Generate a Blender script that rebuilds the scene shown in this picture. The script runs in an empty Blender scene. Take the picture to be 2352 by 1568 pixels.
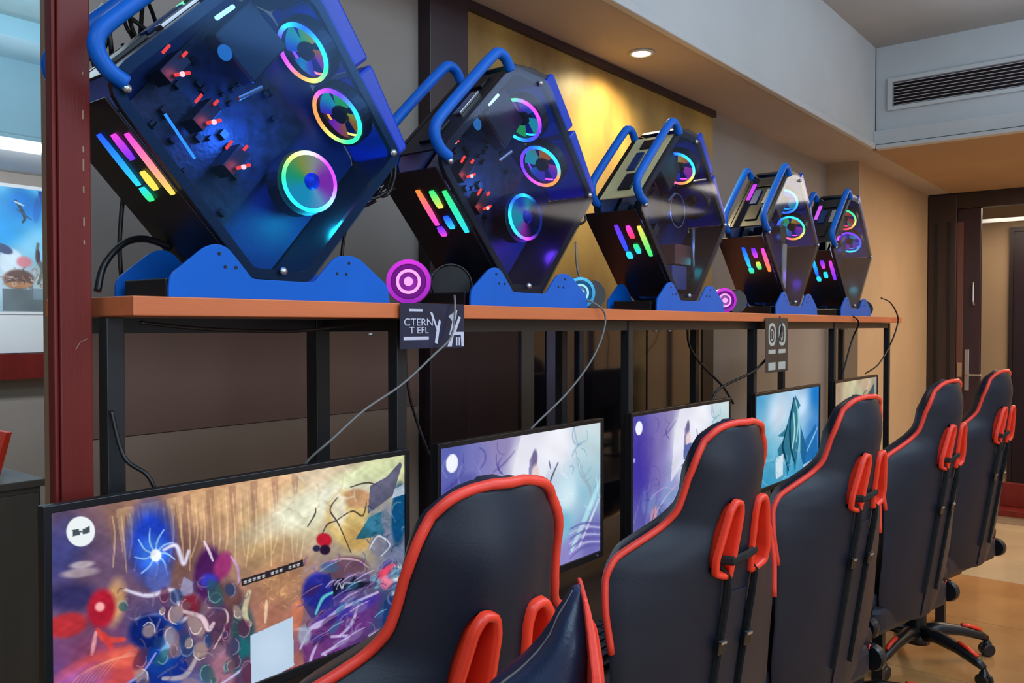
import bpy, math, random
import numpy as np
from mathutils import Vector, Matrix

# ------------------------------------------------------------------ camera, world, lights, exposure
S = bpy.context.scene
COL = S.collection
PI = math.pi
FPX = 1918.0
YAW = math.radians(38.93)
EYE = 1.42
cam_d = bpy.data.cameras.new('camera')
cam_d.sensor_width = 36.0
cam_d.lens = FPX / 2352 * 36
cam_d.clip_start = 0.02
cam = bpy.data.objects.new('camera', cam_d)
COL.objects.link(cam)
cam.location = (0, 0, EYE)
cam.rotation_euler = (PI / 2 - math.atan(37 / FPX), 0, YAW - PI / 2)
S.camera = cam

w = bpy.data.worlds.new('world')
S.world = w
w.use_nodes = True
w.node_tree.nodes['Background'].inputs[0].default_value = (0.25, 0.32, 0.42, 1)
w.node_tree.nodes['Background'].inputs[1].default_value = 0.25
S.view_settings.view_transform = 'Standard'
S.view_settings.look = 'None'
S.view_settings.gamma = 1
S.view_settings.use_curve_mapping = False
S.view_settings.exposure = 0.0


def area(name, loc, sx, sy, energy, col, rot=(0, 0, 0)):
    d = bpy.data.lights.new(name, 'AREA')
    d.shape = 'RECTANGLE'; d.size = sx; d.size_y = sy; d.energy = energy; d.color = col
    o = bpy.data.objects.new(name, d); COL.objects.link(o)
    o.location = loc; o.rotation_euler = rot
    return o


def point(name, loc, energy, col, rad=0.03, parent=None):
    d = bpy.data.lights.new(name, 'POINT')
    d.energy = energy; d.color = col; d.shadow_soft_size = rad
    o = bpy.data.objects.new(name, d); COL.objects.link(o)
    o.location = loc
    if parent: o.parent = parent
    return o


# unseen ceiling fill added for the hall (cool), warm lamps over the entrance, cyan cove light of the neighbouring bay
area('ceiling_fill', (1.6, -0.9, 2.97), 3.0, 1.8, 88, (0.58, 0.79, 1.0))
area('ceiling_fill', (-1.3, -0.6, 2.97), 1.2, 2.2, 60, (0.55, 0.77, 1.0))
area('ceiling_fill', (3.9, -1.6, 2.97), 1.6, 1.4, 30, (0.72, 0.84, 1.0))
area('camera_side_fill', (-0.3, -2.95, 1.6), 2.6, 1.3, 42, (0.74, 0.86, 1.0), (PI / 2, 0, 0))  # added fill from behind the camera, no window is known there
area('cove_lamp', (2.6, 0.55, 2.45), 4.0, 0.12, 14, (0.50, 0.74, 1.0), (PI, 0, 0))
area('entrance_lamp', (6.0, 0.1, 2.40), 1.2, 1.2, 46, (1.0, 0.78, 0.54))
area('entrance_lamp', (6.1, -1.6, 2.40), 1.2, 1.2, 22, (1.0, 0.78, 0.54))
area('corridor_lamp', (7.7, 0.8, 2.35), 0.5, 1.0, 12, (1.0, 0.84, 0.68))
area('bay_light', (1.2, 3.6, 2.2), 2.2, 1.4, 46, (0.30, 0.72, 1.0), (PI, 0, 0))
area('bay_light', (1.9, 4.95, 2.36), 1.4, 0.2, 26, (0.85, 0.92, 1.0), (0.9, 0, 0))  # added to brighten the poster, no lamp is known there
area('bay_light', (0.9, 3.0, 2.95), 1.2, 0.8, 16, (0.80, 0.92, 1.0))

# ------------------------------------------------------------------ helpers


def lin(c):
    out = []
    for v in c[:3]:
        v /= 255.0
        out.append(v / 12.92 if v <= 0.04045 else ((v + 0.055) / 1.055) ** 2.4)
    return tuple(out) + (1.0,)


def mat(name, rgb, rough=0.5, metal=0.0, var=0.0, scale=8.0, bump=0.0, bscale=60.0, spec=0.5, stretch=(1, 1, 1), coat=0.0, rgb2=None):
    m = bpy.data.materials.new(name); m.use_nodes = True
    nt = m.node_tree; b = nt.nodes['Principled BSDF']
    b.inputs['Roughness'].default_value = rough
    b.inputs['Metallic'].default_value = metal
    b.inputs['Specular IOR Level'].default_value = spec
    b.inputs['Coat Weight'].default_value = coat
    c = lin(rgb)
    tc = nt.nodes.new('ShaderNodeTexCoord')
    mp = nt.nodes.new('ShaderNodeMapping'); mp.inputs['Scale'].default_value = stretch
    nt.links.new(tc.outputs['Object'], mp.inputs['Vector'])
    nz = nt.nodes.new('ShaderNodeTexNoise'); nz.inputs['Scale'].default_value = scale; nz.inputs['Detail'].default_value = 5
    nt.links.new(mp.outputs[0], nz.inputs['Vector'])
    rp = nt.nodes.new('ShaderNodeValToRGB')
    if rgb2 is None:
        a = tuple(min(1, v * (1 - var)) for v in c[:3]) + (1,)
        d = tuple(min(1, v * (1 + var)) for v in c[:3]) + (1,)
    else:
        a, d = c, lin(rgb2)
    rp.color_ramp.elements[0].color = a; rp.color_ramp.elements[0].position = 0.32
    rp.color_ramp.elements[1].color = d; rp.color_ramp.elements[1].position = 0.68
    nt.links.new(nz.outputs[0], rp.inputs[0]); nt.links.new(rp.outputs[0], b.inputs['Base Color'])
    if bump:
        n2 = nt.nodes.new('ShaderNodeTexNoise'); n2.inputs['Scale'].default_value = bscale
        nt.links.new(mp.outputs[0], n2.inputs['Vector'])
        bp = nt.nodes.new('ShaderNodeBump'); bp.inputs['Strength'].default_value = bump; bp.inputs['Distance'].default_value = 0.002
        nt.links.new(n2.outputs[0], bp.inputs['Height']); nt.links.new(bp.outputs[0], b.inputs['Normal'])
    return m


def emit(name, rgb, strength):
    m = bpy.data.materials.new(name); m.use_nodes = True
    nt = m.node_tree; nt.nodes.clear()
    e = nt.nodes.new('ShaderNodeEmission'); e.inputs[0].default_value = lin(rgb); e.inputs[1].default_value = strength
    o = nt.nodes.new('ShaderNodeOutputMaterial'); nt.links.new(e.outputs[0], o.inputs[0])
    return m


def emit_attr(name, strength, gloss=0.0):
    m = bpy.data.materials.new(name); m.use_nodes = True
    nt = m.node_tree; nt.nodes.clear()
    a = nt.nodes.new('ShaderNodeAttribute'); a.attribute_name = 'Col'
    e = nt.nodes.new('ShaderNodeEmission'); e.inputs[1].default_value = strength
    nt.links.new(a.outputs['Color'], e.inputs[0])
    o = nt.nodes.new('ShaderNodeOutputMaterial')
    nt.links.new(e.outputs[0], o.inputs[0])
    return m


def print_attr(name, rough=0.6):
    m = bpy.data.materials.new(name); m.use_nodes = True
    nt = m.node_tree; b = nt.nodes['Principled BSDF']; b.inputs['Roughness'].default_value = rough
    a = nt.nodes.new('ShaderNodeAttribute'); a.attribute_name = 'Col'
    nt.links.new(a.outputs['Color'], b.inputs['Base Color'])
    return m


def glass(name, tint, gl=0.5, rough=0.04, refl=(1, 1, 1)):
    m = bpy.data.materials.new(name); m.use_nodes = True
    nt = m.node_tree; nt.nodes.clear()
    t = nt.nodes.new('ShaderNodeBsdfTransparent'); t.inputs[0].default_value = tuple(tint) + (1,)
    g = nt.nodes.new('ShaderNodeBsdfGlossy'); g.inputs['Roughness'].default_value = rough
    g.inputs['Color'].default_value = tuple(refl) + (1,)
    ge = nt.nodes.new('ShaderNodeNewGeometry')
    dt = nt.nodes.new('ShaderNodeVectorMath'); dt.operation = 'DOT_PRODUCT'
    nt.links.new(ge.outputs['Incoming'], dt.inputs[0]); nt.links.new(ge.outputs['Normal'], dt.inputs[1])
    ab = nt.nodes.new('ShaderNodeMath'); ab.operation = 'ABSOLUTE'; nt.links.new(dt.outputs['Value'], ab.inputs[0])
    om = nt.nodes.new('ShaderNodeMath'); om.operation = 'SUBTRACT'; om.inputs[0].default_value = 1.0; nt.links.new(ab.outputs[0], om.inputs[1])
    pw = nt.nodes.new('ShaderNodeMath'); pw.operation = 'POWER'; pw.inputs[1].default_value = 4.0; nt.links.new(om.outputs[0], pw.inputs[0])
    mm = nt.nodes.new('ShaderNodeMath'); mm.operation = 'MULTIPLY_ADD'; mm.inputs[1].default_value = 0.2; mm.inputs[2].default_value = gl
    mm.use_clamp = True
    nt.links.new(pw.outputs[0], mm.inputs[0])
    mx = nt.nodes.new('ShaderNodeMixShader')
    nt.links.new(mm.outputs[0], mx.inputs[0]); nt.links.new(t.outputs[0], mx.inputs[1]); nt.links.new(g.outputs[0], mx.inputs[2])
    o = nt.nodes.new('ShaderNodeOutputMaterial'); nt.links.new(mx.outputs[0], o.inputs[0])
    return m


def put(o, parent=None):
    COL.objects.link(o)
    if parent is not None: o.parent = parent
    return o


def mesh(name, V, F, m, parent=None, smooth=False, bevel=0.0, loc=None, kind=None):
    me = bpy.data.meshes.new(name)
    me.from_pydata([tuple(v) for v in V], [], [tuple(f) for f in F])
    me.update()
    if m: me.materials.append(m)
    if smooth:
        me.polygons.foreach_set('use_smooth', [True] * len(me.polygons))
    o = put(bpy.data.objects.new(name, me), parent)
    if loc is not None: o.location = loc
    if bevel:
        b = o.modifiers.new('bevel', 'BEVEL'); b.width = bevel; b.segments = 2; b.limit_method = 'ANGLE'
    if kind: o['kind'] = kind
    return o


class MB:
    def __init__(s): s.V = []; s.F = []

    def add(s, V, F, M=None):
        n = len(s.V)
        for v in V: s.V.append(tuple(M @ Vector(v)) if M is not None else tuple(v))
        for f in F: s.F.append(tuple(i + n for i in f))
        return s

    def box(s, x0, x1, y0, y1, z0, z1, M=None):
        V = [(x0, y0, z0), (x1, y0, z0), (x1, y1, z0), (x0, y1, z0), (x0, y0, z1), (x1, y0, z1), (x1, y1, z1), (x0, y1, z1)]
        F = [(0, 3, 2, 1), (4, 5, 6, 7), (0, 1, 5, 4), (1, 2, 6, 5), (2, 3, 7, 6), (3, 0, 4, 7)]
        return s.add(V, F, M)

    def prism(s, P, y0, y1, M=None):
        """polygon P of (x, z), extruded from y0 to y1"""
        n = len(P)
        a = sum(P[i][0] * P[(i + 1) % n][1] - P[(i + 1) % n][0] * P[i][1] for i in range(n))
        if a < 0: P = P[::-1]
        V = [(x, y0, z) for x, z in P] + [(x, y1, z) for x, z in P]
        F = [tuple(range(n)), tuple(range(2 * n - 1, n - 1, -1))]
        F += [(i, i + n, (i + 1) % n + n, (i + 1) % n) for i in range(n)]
        return s.add(V, F, M)

    def ring(s, P, Q, y0, y1, M=None):
        """frame between outline P and inner outline Q (same count), extruded y0..y1"""
        n = len(P)
        V = [(x, y, z) for y in (y0, y1) for L in (P, Q) for x, z in L]
        F = []
        for i in range(n):
            j = (i + 1) % n
            F += [(i, j, n + j, n + i), (2 * n + i, 3 * n + i, 3 * n + j, 2 * n + j), (i, 2 * n + i, 2 * n + j, j), (n + i, n + j, 3 * n + j, 3 * n + i)]
        return s.add(V, F, M)

    def tube(s, pts, r, seg=8, closed=False, M=None, flat=1.0, rads=None):
        pts = [Vector(p) for p in pts]
        n = len(pts); V = []; F = []
        tan = []
        for i in range(n):
            a = pts[(i - 1) % n] if (closed or i > 0) else pts[i]
            b = pts[(i + 1) % n] if (closed or i < n - 1) else pts[i]
            t = b - a
            tan.append(t.normalized() if t.length > 1e-9 else Vector((0, 0, 1)))
        up = Vector((0, 0, 1)) if abs(tan[0].z) < 0.9 else Vector((0, 1, 0))
        nrm = (up - tan[0] * up.dot(tan[0])).normalized()
        for i in range(n):
            nrm = (nrm - tan[i] * nrm.dot(tan[i]))
            nrm = nrm.normalized() if nrm.length > 1e-6 else tan[i].orthogonal().normalized()
            bi = tan[i].cross(nrm)
            rr = rads[i] if rads else r
            for k in range(seg):
                a = 2 * PI * k / seg
                V.append(pts[i] + nrm * (rr * math.cos(a)) + bi * (rr * flat * math.sin(a)))
        m = n if closed else n - 1
        for i in range(m):
            for k in range(seg):
                a = i * seg + k; b = i * seg + (k + 1) % seg
                c = ((i + 1) % n) * seg + (k + 1) % seg; d = ((i + 1) % n) * seg + k
                F.append((a, b, c, d))
        if not closed:
            F.append(tuple(range(seg - 1, -1, -1))); F.append(tuple((n - 1) * seg + k for k in range(seg)))
        return s.add(V, F, M)

    def lathe(s, prof, seg=24, M=None):
        """profile of (radius, z) round the z axis"""
        V = []; F = []; n = len(prof)
        for r, z in prof:
            for k in range(seg):
                a = 2 * PI * k / seg; V.append((r * math.cos(a), r * math.sin(a), z))
        for i in range(n - 1):
            for k in range(seg):
                F.append((i * seg + k, i * seg + (k + 1) % seg, (i + 1) * seg + (k + 1) % seg, (i + 1) * seg + k))
        if prof[0] == prof[-1]: return s.add(V, F, M)
        if prof[0][0] > 1e-5: F.append(tuple(range(seg - 1, -1, -1)))
        if prof[-1][0] > 1e-5: F.append(tuple((n - 1) * seg + k for k in range(seg)))
        return s.add(V, F, M)

    def build(s, name, m, parent=None, smooth=False, bevel=0.0, kind=None):
        return mesh(name, s.V, s.F, m, parent, smooth, bevel, kind=kind)


def curve(P, sub=8, closed=False):
    P = [Vector(p) for p in P]; n = len(P); out = []
    rng = range(n if closed else n - 1)
    for i in rng:
        g = (lambda k: P[k % n]) if closed else (lambda k: P[min(max(k, 0), n - 1)])
        a, b, c, d = g(i - 1), g(i), g(i + 1), g(i + 2)
        for k in range(sub):
            t = k / sub
            out.append(0.5 * ((2 * b) + (c - a) * t + (2 * a - 5 * b + 4 * c - d) * t * t + (3 * b - a - 3 * c + d) * t ** 3))
    if not closed: out.append(P[-1])
    return out


def roundpoly(P, rad, seg=4):
    """round the corners of a 2D polygon"""
    n = len(P); out = []
    for i in range(n):
        r = rad[i] if isinstance(rad, (list, tuple)) else rad
        a = Vector(P[i - 1]); b = Vector(P[i]); c = Vector(P[(i + 1) % n])
        if r <= 0: out += [tuple(b)] * (seg + 1); continue
        u = (a - b); v = (c - b)
        ru = min(r, u.length * .45); rv = min(r, v.length * .45)
        p = b + u.normalized() * ru; q = b + v.normalized() * rv
        for k in range(seg + 1):
            t = k / seg
            out.append(tuple((1 - t) ** 2 * p + 2 * t * (1 - t) * b + t * t * q))
    return out


def inset(P, d):
    """offset polygon inwards by d (simple miter)"""
    n = len(P)
    a = sum(P[i][0] * P[(i + 1) % n][1] - P[(i + 1) % n][0] * P[i][1] for i in range(n))
    sg = 1 if a > 0 else -1
    out = []
    for i in range(n):
        p0 = Vector(P[i - 1]); p1 = Vector(P[i]); p2 = Vector(P[(i + 1) % n])
        e1 = (p1 - p0).normalized(); e2 = (p2 - p1).normalized()
        n1 = Vector((-e1.y, e1.x)) * sg; n2 = Vector((-e2.y, e2.x)) * sg
        m = n1 + n2
        k = d / max(0.35, (1 + n1.dot(n2)))
        out.append(tuple(p1 + m * k))
    return out


def box(name, x0, x1, y0, y1, z0, z1, m, parent=None, bevel=0.0):
    return MB().box(min(x0, x1), max(x0, x1), min(y0, y1), max(y0, y1), min(z0, z1), max(z0, z1)).build(name, m, parent, bevel=bevel)


def thing(name, label, cat, loc=(0, 0, 0), rz=0.0, group=None):
    o = bpy.data.objects.new(name, None); o.empty_display_size = 0.05
    COL.objects.link(o); o.location = loc; o.rotation_euler = (0, 0, rz)
    o['label'] = label; o['category'] = cat
    if group: o['group'] = group
    return o


def tag(o, label, cat, group=None, kind=None):
    o['label'] = label; o['category'] = cat
    if group: o['group'] = group
    if kind: o['kind'] = kind
    return o


def struct(o, label=None):
    o['kind'] = 'structure'
    if label: o['label'] = label
    return o


def colattr(me, cols):
    a = me.color_attributes.new('Col', 'FLOAT_COLOR', 'POINT')
    c = np.ones((len(me.vertices), 4), dtype=np.float32)
    c[:, :3] = cols
    a.data.foreach_set('color', c.ravel())


def nlin(c):
    c = np.clip(np.asarray(c, dtype=float) / 255.0, 0, 1)
    return np.where(c <= 0.04045, c / 12.92, ((c + 0.055) / 1.055) ** 2.4)


def hue(stops, t):
    """cyclic colour gradient through sRGB stops"""
    n = len(stops); t = (t % 1.0) * n; i = int(t); f = t - i
    a = stops[i % n]; b = stops[(i + 1) % n]
    return lin([a[k] * (1 - f) + b[k] * f for k in range(3)])[:3]


# ------------------------------------------------------------------ materials
M_wall = mat('painted_wall', (148, 139, 131), 0.85, var=0.06, scale=3, bump=0.15, bscale=180)
M_wall_warm = mat('tan_wall', (178, 150, 118), 0.8, var=0.05, scale=2.5, bump=0.15, bscale=160)
M_white = mat('white_paint', (205, 210, 212), 0.7, var=0.03, scale=4, bump=0.08, bscale=200)
M_ceil = mat('ceiling_paint', (168, 164, 158), 0.85, var=0.04, scale=3, bump=0.1, bscale=200)
M_soffit = mat('soffit_paint', (186, 176, 166), 0.75, var=0.06, scale=3, bump=0.1, bscale=200)
M_gold = mat('stained_wallcovering', (108, 78, 46), 0.42, scale=3.2, bump=0.6, bscale=30, rgb2=(184, 150, 78), stretch=(1, 1, 0.45))
M_plum = mat('dark_plum_wood', (44, 28, 36), 0.4, var=0.12, scale=4, stretch=(4, 4, 0.4))
M_darkwood = mat('dark_door_wood', (46, 34, 32), 0.42, var=0.2, scale=5, stretch=(4, 4, 0.35))
M_redwood = mat('red_wood', (104, 30, 25), 0.4, var=0.16, scale=5, bump=0.12, bscale=90, stretch=(5, 5, 0.3), spec=0.3)
M_tantrim = mat('tan_trim', (150, 118, 92), 0.6, var=0.06)
M_shelf = mat('orange_shelf_wood', (205, 108, 62), 0.42, var=0.12, scale=4, bump=0.1, bscale=80, stretch=(0.6, 6, 6))
M_blackmetal = mat('black_metal', (26, 28, 31), 0.42, var=0.1, scale=20)
M_black = mat('black_plastic', (18, 19, 23), 0.35, var=0.1, scale=20)
M_casedark = mat('case_black_metal', (20, 23, 32), 0.38, var=0.12, scale=15)
M_tray = mat('motherboard_tray_navy', (18, 50, 104), 0.5, var=0.2, scale=18, bump=0.2, bscale=120)
M_board = mat('circuit_board', (20, 24, 34), 0.45, scale=60, bump=0.5, bscale=140, rgb2=(44, 52, 68))
M_blue = mat('blue_painted_metal', (4, 92, 190), 0.42, var=0.06, scale=12, spec=0.25)
M_bluedark = mat('deep_blue_shroud', (8, 56, 180), 0.3, var=0.15, scale=10, spec=0.35)
M_silver = mat('brushed_steel', (188, 190, 194), 0.28, 0.9, var=0.05)
M_cream = mat('lit_cream', (222, 206, 150), 0.5, var=0.08, scale=14)  # downlight on a top plate put into the colour; also wall tone plates
M_leather = mat('black_leather', (26, 29, 41), 0.46, var=0.10, spec=0.36, scale=14, bump=0.12, bscale=320)
M_leather2 = mat('blue_black_leather', (30, 42, 68), 0.36, var=0.12, scale=10, bump=0.15, bscale=300)
M_red = mat('red_leather', (234, 62, 44), 0.42, var=0.06, scale=20, bump=0.1, bscale=300)
M_redpl = mat('red_plastic', (236, 58, 34), 0.35, var=0.05, scale=20)
M_strap = mat('black_webbing', (16, 17, 18), 0.8, var=0.1, scale=80, bump=0.4, bscale=500)
M_cable = mat('black_cable', (16, 16, 20), 0.4)
M_cablegrey = mat('grey_cable', (110, 108, 106), 0.4)
M_desk = mat('dark_desk_top', (58, 42, 36), 0.35, var=0.15, scale=5, stretch=(0.6, 5, 5))
M_key = mat('keycap_black', (30, 31, 36), 0.5)
M_floorw = mat('brown_floor_tile', (166, 120, 74), 0.16, scale=2.6, rgb2=(192, 142, 88), coat=0.3)
M_floorc = mat('cream_floor_tile', (186, 164, 132), 0.14, scale=2.4, rgb2=(206, 184, 150), coat=0.3)
M_grout = mat('floor_joint', (84, 66, 50), 0.8)
M_ventdark = mat('vent_inner_dark', (42, 32, 34), 0.7)
M_slat = mat('vent_slat', (196, 182, 182), 0.45)
M_cabinet = mat('grey_brown_cabinet', (98, 90, 82), 0.45, var=0.1, scale=4, stretch=(4, 4, 0.4))
M_paper = mat('white_paper', (216, 218, 222), 0.7)
M_card = mat('navy_card', (28, 32, 58), 0.35, var=0.25, scale=25)
M_card2 = mat('dark_green_card', (44, 46, 46), 0.4, var=0.15, scale=25)
M_ink = mat('white_print', (200, 198, 214), 0.5)
M_ink2 = mat('grey_print', (182, 184, 176), 0.5)
M_glassdark = mat('dark_window_glass', (14, 16, 26), 0.08, var=0.3, scale=3, coat=0.5)
M_glass_blue = glass('blue_tinted_glass', (0.62, 0.78, 0.98), 0.012, 0.10, (0.45, 0.7, 1.0))
M_glass_smoke = glass('smoked_glass', (0.70, 0.76, 0.88), 0.018, 0.06, (0.8, 0.88, 1.0))
M_clear = glass('clear_acrylic', (0.9, 0.9, 0.95), 0.02, 0.05)
E_ring = emit_attr('rgb_light_ring', 2.8)
E_soft = emit_attr('rgb_lit_acrylic', 0.55)
E_vent = emit_attr('rgb_vent_bar', 1.15)
E_screen = emit_attr('monitor_panel', 1.0)
P_print = print_attr('printed_poster')
E_redled = emit('red_led', (255, 60, 50), 2.2)
E_redcore = emit('red_led_core', (255, 170, 150), 3.0)
E_cyan = emit('cyan_led', (70, 160, 255), 1.6)
E_white = emit('white_led', (225, 255, 250), 1.8)
E_logo = emit('blue_lit_logo', (60, 140, 205), 0.9)
E_lamp = emit('downlight_glow', (255, 236, 200), 14)
E_mouse = emit('mouse_blue_led', (40, 60, 230), 1.0)

ZS = 2.42     # underside of the soffit
ZC = 3.0      # upper ceiling
YW = 1.75     # main wall
YF = 1.41     # fascia of the soffit
XE = 5.0      # air-conditioning bulkhead
XD = 7.06     # entrance wall
ZSH = 1.46    # top of the long shelf

# ------------------------------------------------------------------ room shell
fl = struct(box('floor', -2.6, 8.7, -3.1, 6.3, -0.12, -0.012, M_grout))
tiles = [(x0, y0) for x0 in [1.3 + 0.8 * i for i in range(5)] for y0 in [-1.2 + 0.8 * j for j in range(4)]]
tm = {}


def tile(x0, x1, y0, y1, m):
    key = (round(x1 - x0, 3), round(y1 - y0, 3), m.name)
    if key not in tm:
        o = box('floor_tile', 0.002, x1 - x0 - 0.002, 0.002, y1 - y0 - 0.002, -0.012, 0, m, fl)
        tm[key] = o.data
        o.location = (x0, y0, 0)
    else:
        o = put(bpy.data.objects.new('floor_tile', tm[key]), fl); o.location = (x0, y0, 0)
    return o


for x0, y0 in tiles: tile(x0, x0 + 0.8, y0, y0 + 0.8, M_floorw)
for i in range(2):
    for j in range(5): tile(5.3 + 0.88 * i, 5.3 + 0.88 * (i + 1), -1.8 + 0.8 * j if j else -1.8, -1.8 + 0.8 * (j + 1), M_floorc)
rest = MB()
for a in [(-2.6, 1.3, -3.1, 6.3), (1.3, 8.7, -3.1, -1.8), (1.3, 8.7, 2.2, 6.3), (7.06, 8.7, -1.8, 2.2), (1.3, 5.3, -1.8, -1.2), (1.3, 5.3, 2.0, 2.2)]:
    rest.box(a[0], a[1], a[2], a[3], -0.012, -0.0005)
rest.build('floor_margin', M_floorw, fl)

struct(box('ceiling', -2.6, 8.7, -3.1, 6.3, ZC, ZC + 0.1, M_ceil))
wl = struct(box('wall_shelf_side', 0.7455, XD, YW, YW + 0.09, 0, ZC, M_wall))
struct(box('wall_pier', 5.29, XD, 1.56, YW, 0, ZS, M_wall_warm))
struct(box('wall_left', -2.6, -2.5, -3.1, 6.3, 0, ZC, M_wall))
struct(box('wall_camera_side', -2.5, 8.6, -3.1, -3.0, 0, ZC, M_white))
struct(box('wall_bay_rear', -2.5, 8.6, 6.0, 6.1, 0, ZC, M_wall))
struct(box('wall_bay_right', 3.2, 3.3, YW + 0.09, 6.0, 0, ZC, M_wall))
struct(box('wall_corridor', 8.3, 8.4, -3.0, 6.0, 0, ZC, M_wall_warm))
# entrance wall with the opening y 0.45 .. 1.20
we = MB()
we.box(XD, XD + 0.12, -3.0, 0.30, 0, ZC).box(XD, XD + 0.12, 0.30, 1.56, 2.42, ZC)
struct(we.build('wall_end', M_wall_warm))
struct(box('wall_end_return', XD, XD + 0.12, 1.56, 1.84, 0, ZC, M_wall_warm))
# long soffit with its fascia, and the bulkhead with the air vent
sf = struct(box('trim_soffit', -2.5, XD, YF, YW, ZS, ZC, M_soffit))
fa = MB(); fa.box(-2.5, XE + 0.03, YF - 0.012, YF - 0.001, ZS + 0.035, ZC)
struct(fa.build('trim_fascia', M_white))
struct(box('trim_fascia_lip', -2.5, XE - 0.02, YF - 0.030, YF - 0.001, ZS - 0.004, ZS + 0.028, M_white, bevel=0.004))
struct(box('ceiling_entrance', XE + 0.041, XD, -3.0, YF - 0.001, ZS, ZS + 0.055, M_wall_warm))
bk = MB()
bk.box(XE + 0.04, XE + 0.30, -3.0, YF - 0.013, ZS + 0.06, 2.63).box(XE + 0.04, XE + 0.30, -3.0, YF - 0.013, 2.81, ZC)
bk.box(XE + 0.04, XE + 0.30, 1.33, YF - 0.013, 2.63, 2.81).box(XE + 0.04, XE + 0.30, -3.0, 0.30, 2.63, 2.81)
bk.box(XE, XE + 0.04, -3.0, YF - 0.013, ZS + 0.025, 2.52)
struct(bk.build('wall_bulkhead', M_white))
struct(box('trim_bulkhead_lip', XE - 0.018, XE + 0.04, -3.0, YF - 0.031, ZS - 0.004, ZS + 0.018, M_white, bevel=0.003))
v = thing('air_vent', 'long white ceiling air vent with thin slats in the bulkhead', 'vent', (XE + 0.03, 0.815, 2.63))
MB().ring([(-0.515, 0), (0.515, 0), (0.515, 0.18), (-0.515, 0.18)], [(-0.49, 0.022), (0.49, 0.022), (0.49, 0.158), (-0.49, 0.158)], -0.014, 0.03,
          Matrix.Rotation(PI / 2, 4, 'Z') @ Matrix.Scale(-1, 4, (0, 1, 0))).build('vent_frame', M_white, v, bevel=0.002)
box('duct', 0.05, 0.055, -0.49, 0.49, 0.0, 0.18, M_ventdark, v)
sl = None
for k in range(8):
    if sl is None:
        sl = MB().box(-0.010, 0.012, -0.49, 0.49, -0.0016, 0.0016, Matrix.Rotation(-0.22, 4, 'Y')).build('slat', M_slat, v)
    else:
        s2 = sl.copy(); COL.objects.link(s2); sl2 = s2
    (sl if k == 0 else sl2).location = (0.005, 0, 0.030 + k * 0.0172)
for k in range(5):
    box('divider', 0.02, 0.024, -0.40 + k * 0.2, -0.396 + k * 0.2, 0.022, 0.158, M_ventdark, v)

# big framed board on the wall (dark jamb, stained gold covering, dark lower panels)
bd = thing('wall_niche', 'tall dark framed niche with stained gold wallcovering above the shelf', 'niche', (1.73, YW, 0))
box('jamb', 0, 0.165, -0.05, -0.001, 0, ZS - 0.002, M_plum, bd, 0.003)
box('wallcovering', 0.165, 1.92, -0.012, -0.001, 1.44, ZS - 0.03, M_gold, bd)
box('top_rail', 0.165, 1.92, -0.03, -0.0125, ZS - 0.03, ZS - 0.002, M_plum, bd)
xs = [0.165, 0.48, 0.56, 0.70, 0.92, 1.40, 1.50, 1.92]
box('lower_panel', 0.165, 0.46, -0.016, -0.001, 0, 1.438, M_plum, bd)
box('upright_strip', 0.46, 0.53, -0.022, -0.001, 0, 1.438, mat('grey_reflection', (78, 74, 72), 0.5), bd)  # grey strip painted for a reflection in the lower panels
box('pane', 0.531, 1.16, -0.012, -0.001, 0.0, 1.438, M_glassdark, bd)
box('slate_reflection_strip', 0.61, 0.74, -0.016, -0.0125, 0.9, 1.438, mat('slate_reflection', (66, 66, 92), 0.7, var=0.15, scale=12, stretch=(8, 1, 0.3)), bd)  # slate strip stands for a vertical reflection, no curtain there
box('reflection_bar', 0.80, 0.83, -0.024, -0.0125, 0, 1.438, mat('reflection_bar_tone', (40, 46, 58), 0.4), bd)  # another vertical reflection put in as a dark slate bar
box('olive_reflection_strip', 1.17, 1.30, -0.014, -0.001, 0.0, 1.438, mat('olive_reflection', (70, 66, 44), 0.12, scale=9, rgb2=(30, 30, 26)), bd)  # yellowish olive reflection painted into this strip
box('lower_panel', 1.31, 1.80, -0.016, -0.001, 0, 1.438, M_glassdark, bd)
box('upright_strip', 1.81, 1.92, -0.02, -0.001, 0, 1.438, M_blackmetal, bd)

# wall finishing behind the racks
struct(box('baseboard_shelf_side', 0.74, 1.72, YW - 0.015, YW - 0.001, 0, 0.10, M_redwood))
cp = thing('wall_panel', 'brown wall panelling behind the battle scene monitor and below the shelf', 'panel', (0.76, YW, 0))
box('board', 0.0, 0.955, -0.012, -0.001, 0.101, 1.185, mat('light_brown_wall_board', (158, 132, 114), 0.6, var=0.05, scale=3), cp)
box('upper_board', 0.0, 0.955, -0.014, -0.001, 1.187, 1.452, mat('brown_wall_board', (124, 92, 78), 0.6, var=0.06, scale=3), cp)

# downlight in the soffit
dl = thing('downlight', 'round recessed downlight glowing warm white in the soffit', 'light', (2.695, 1.568, ZS))
MB().lathe([(0.034, -0.001), (0.046, -0.001), (0.047, -0.005), (0.036, -0.007), (0.034, -0.001)], 28).build('trim_ring', M_white, dl, smooth=True)
MB().lathe([(0.0, -0.0035), (0.033, -0.0035), (0.033, -0.0015), (0.0, -0.0015)], 28).build('lamp', E_lamp, dl)
sp = bpy.data.lights.new('downlight_beam', 'SPOT'); sp.energy = 46; sp.color = (1.0, 0.82, 0.44); sp.spot_size = math.radians(150); sp.spot_blend = 1.0; sp.shadow_soft_size = 0.03
so = bpy.data.objects.new('downlight_beam', sp); COL.objects.link(so); so.parent = dl; so.location = (0, 0, -0.02)
so.rotation_euler = (math.radians(4), 0, 0)

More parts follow.
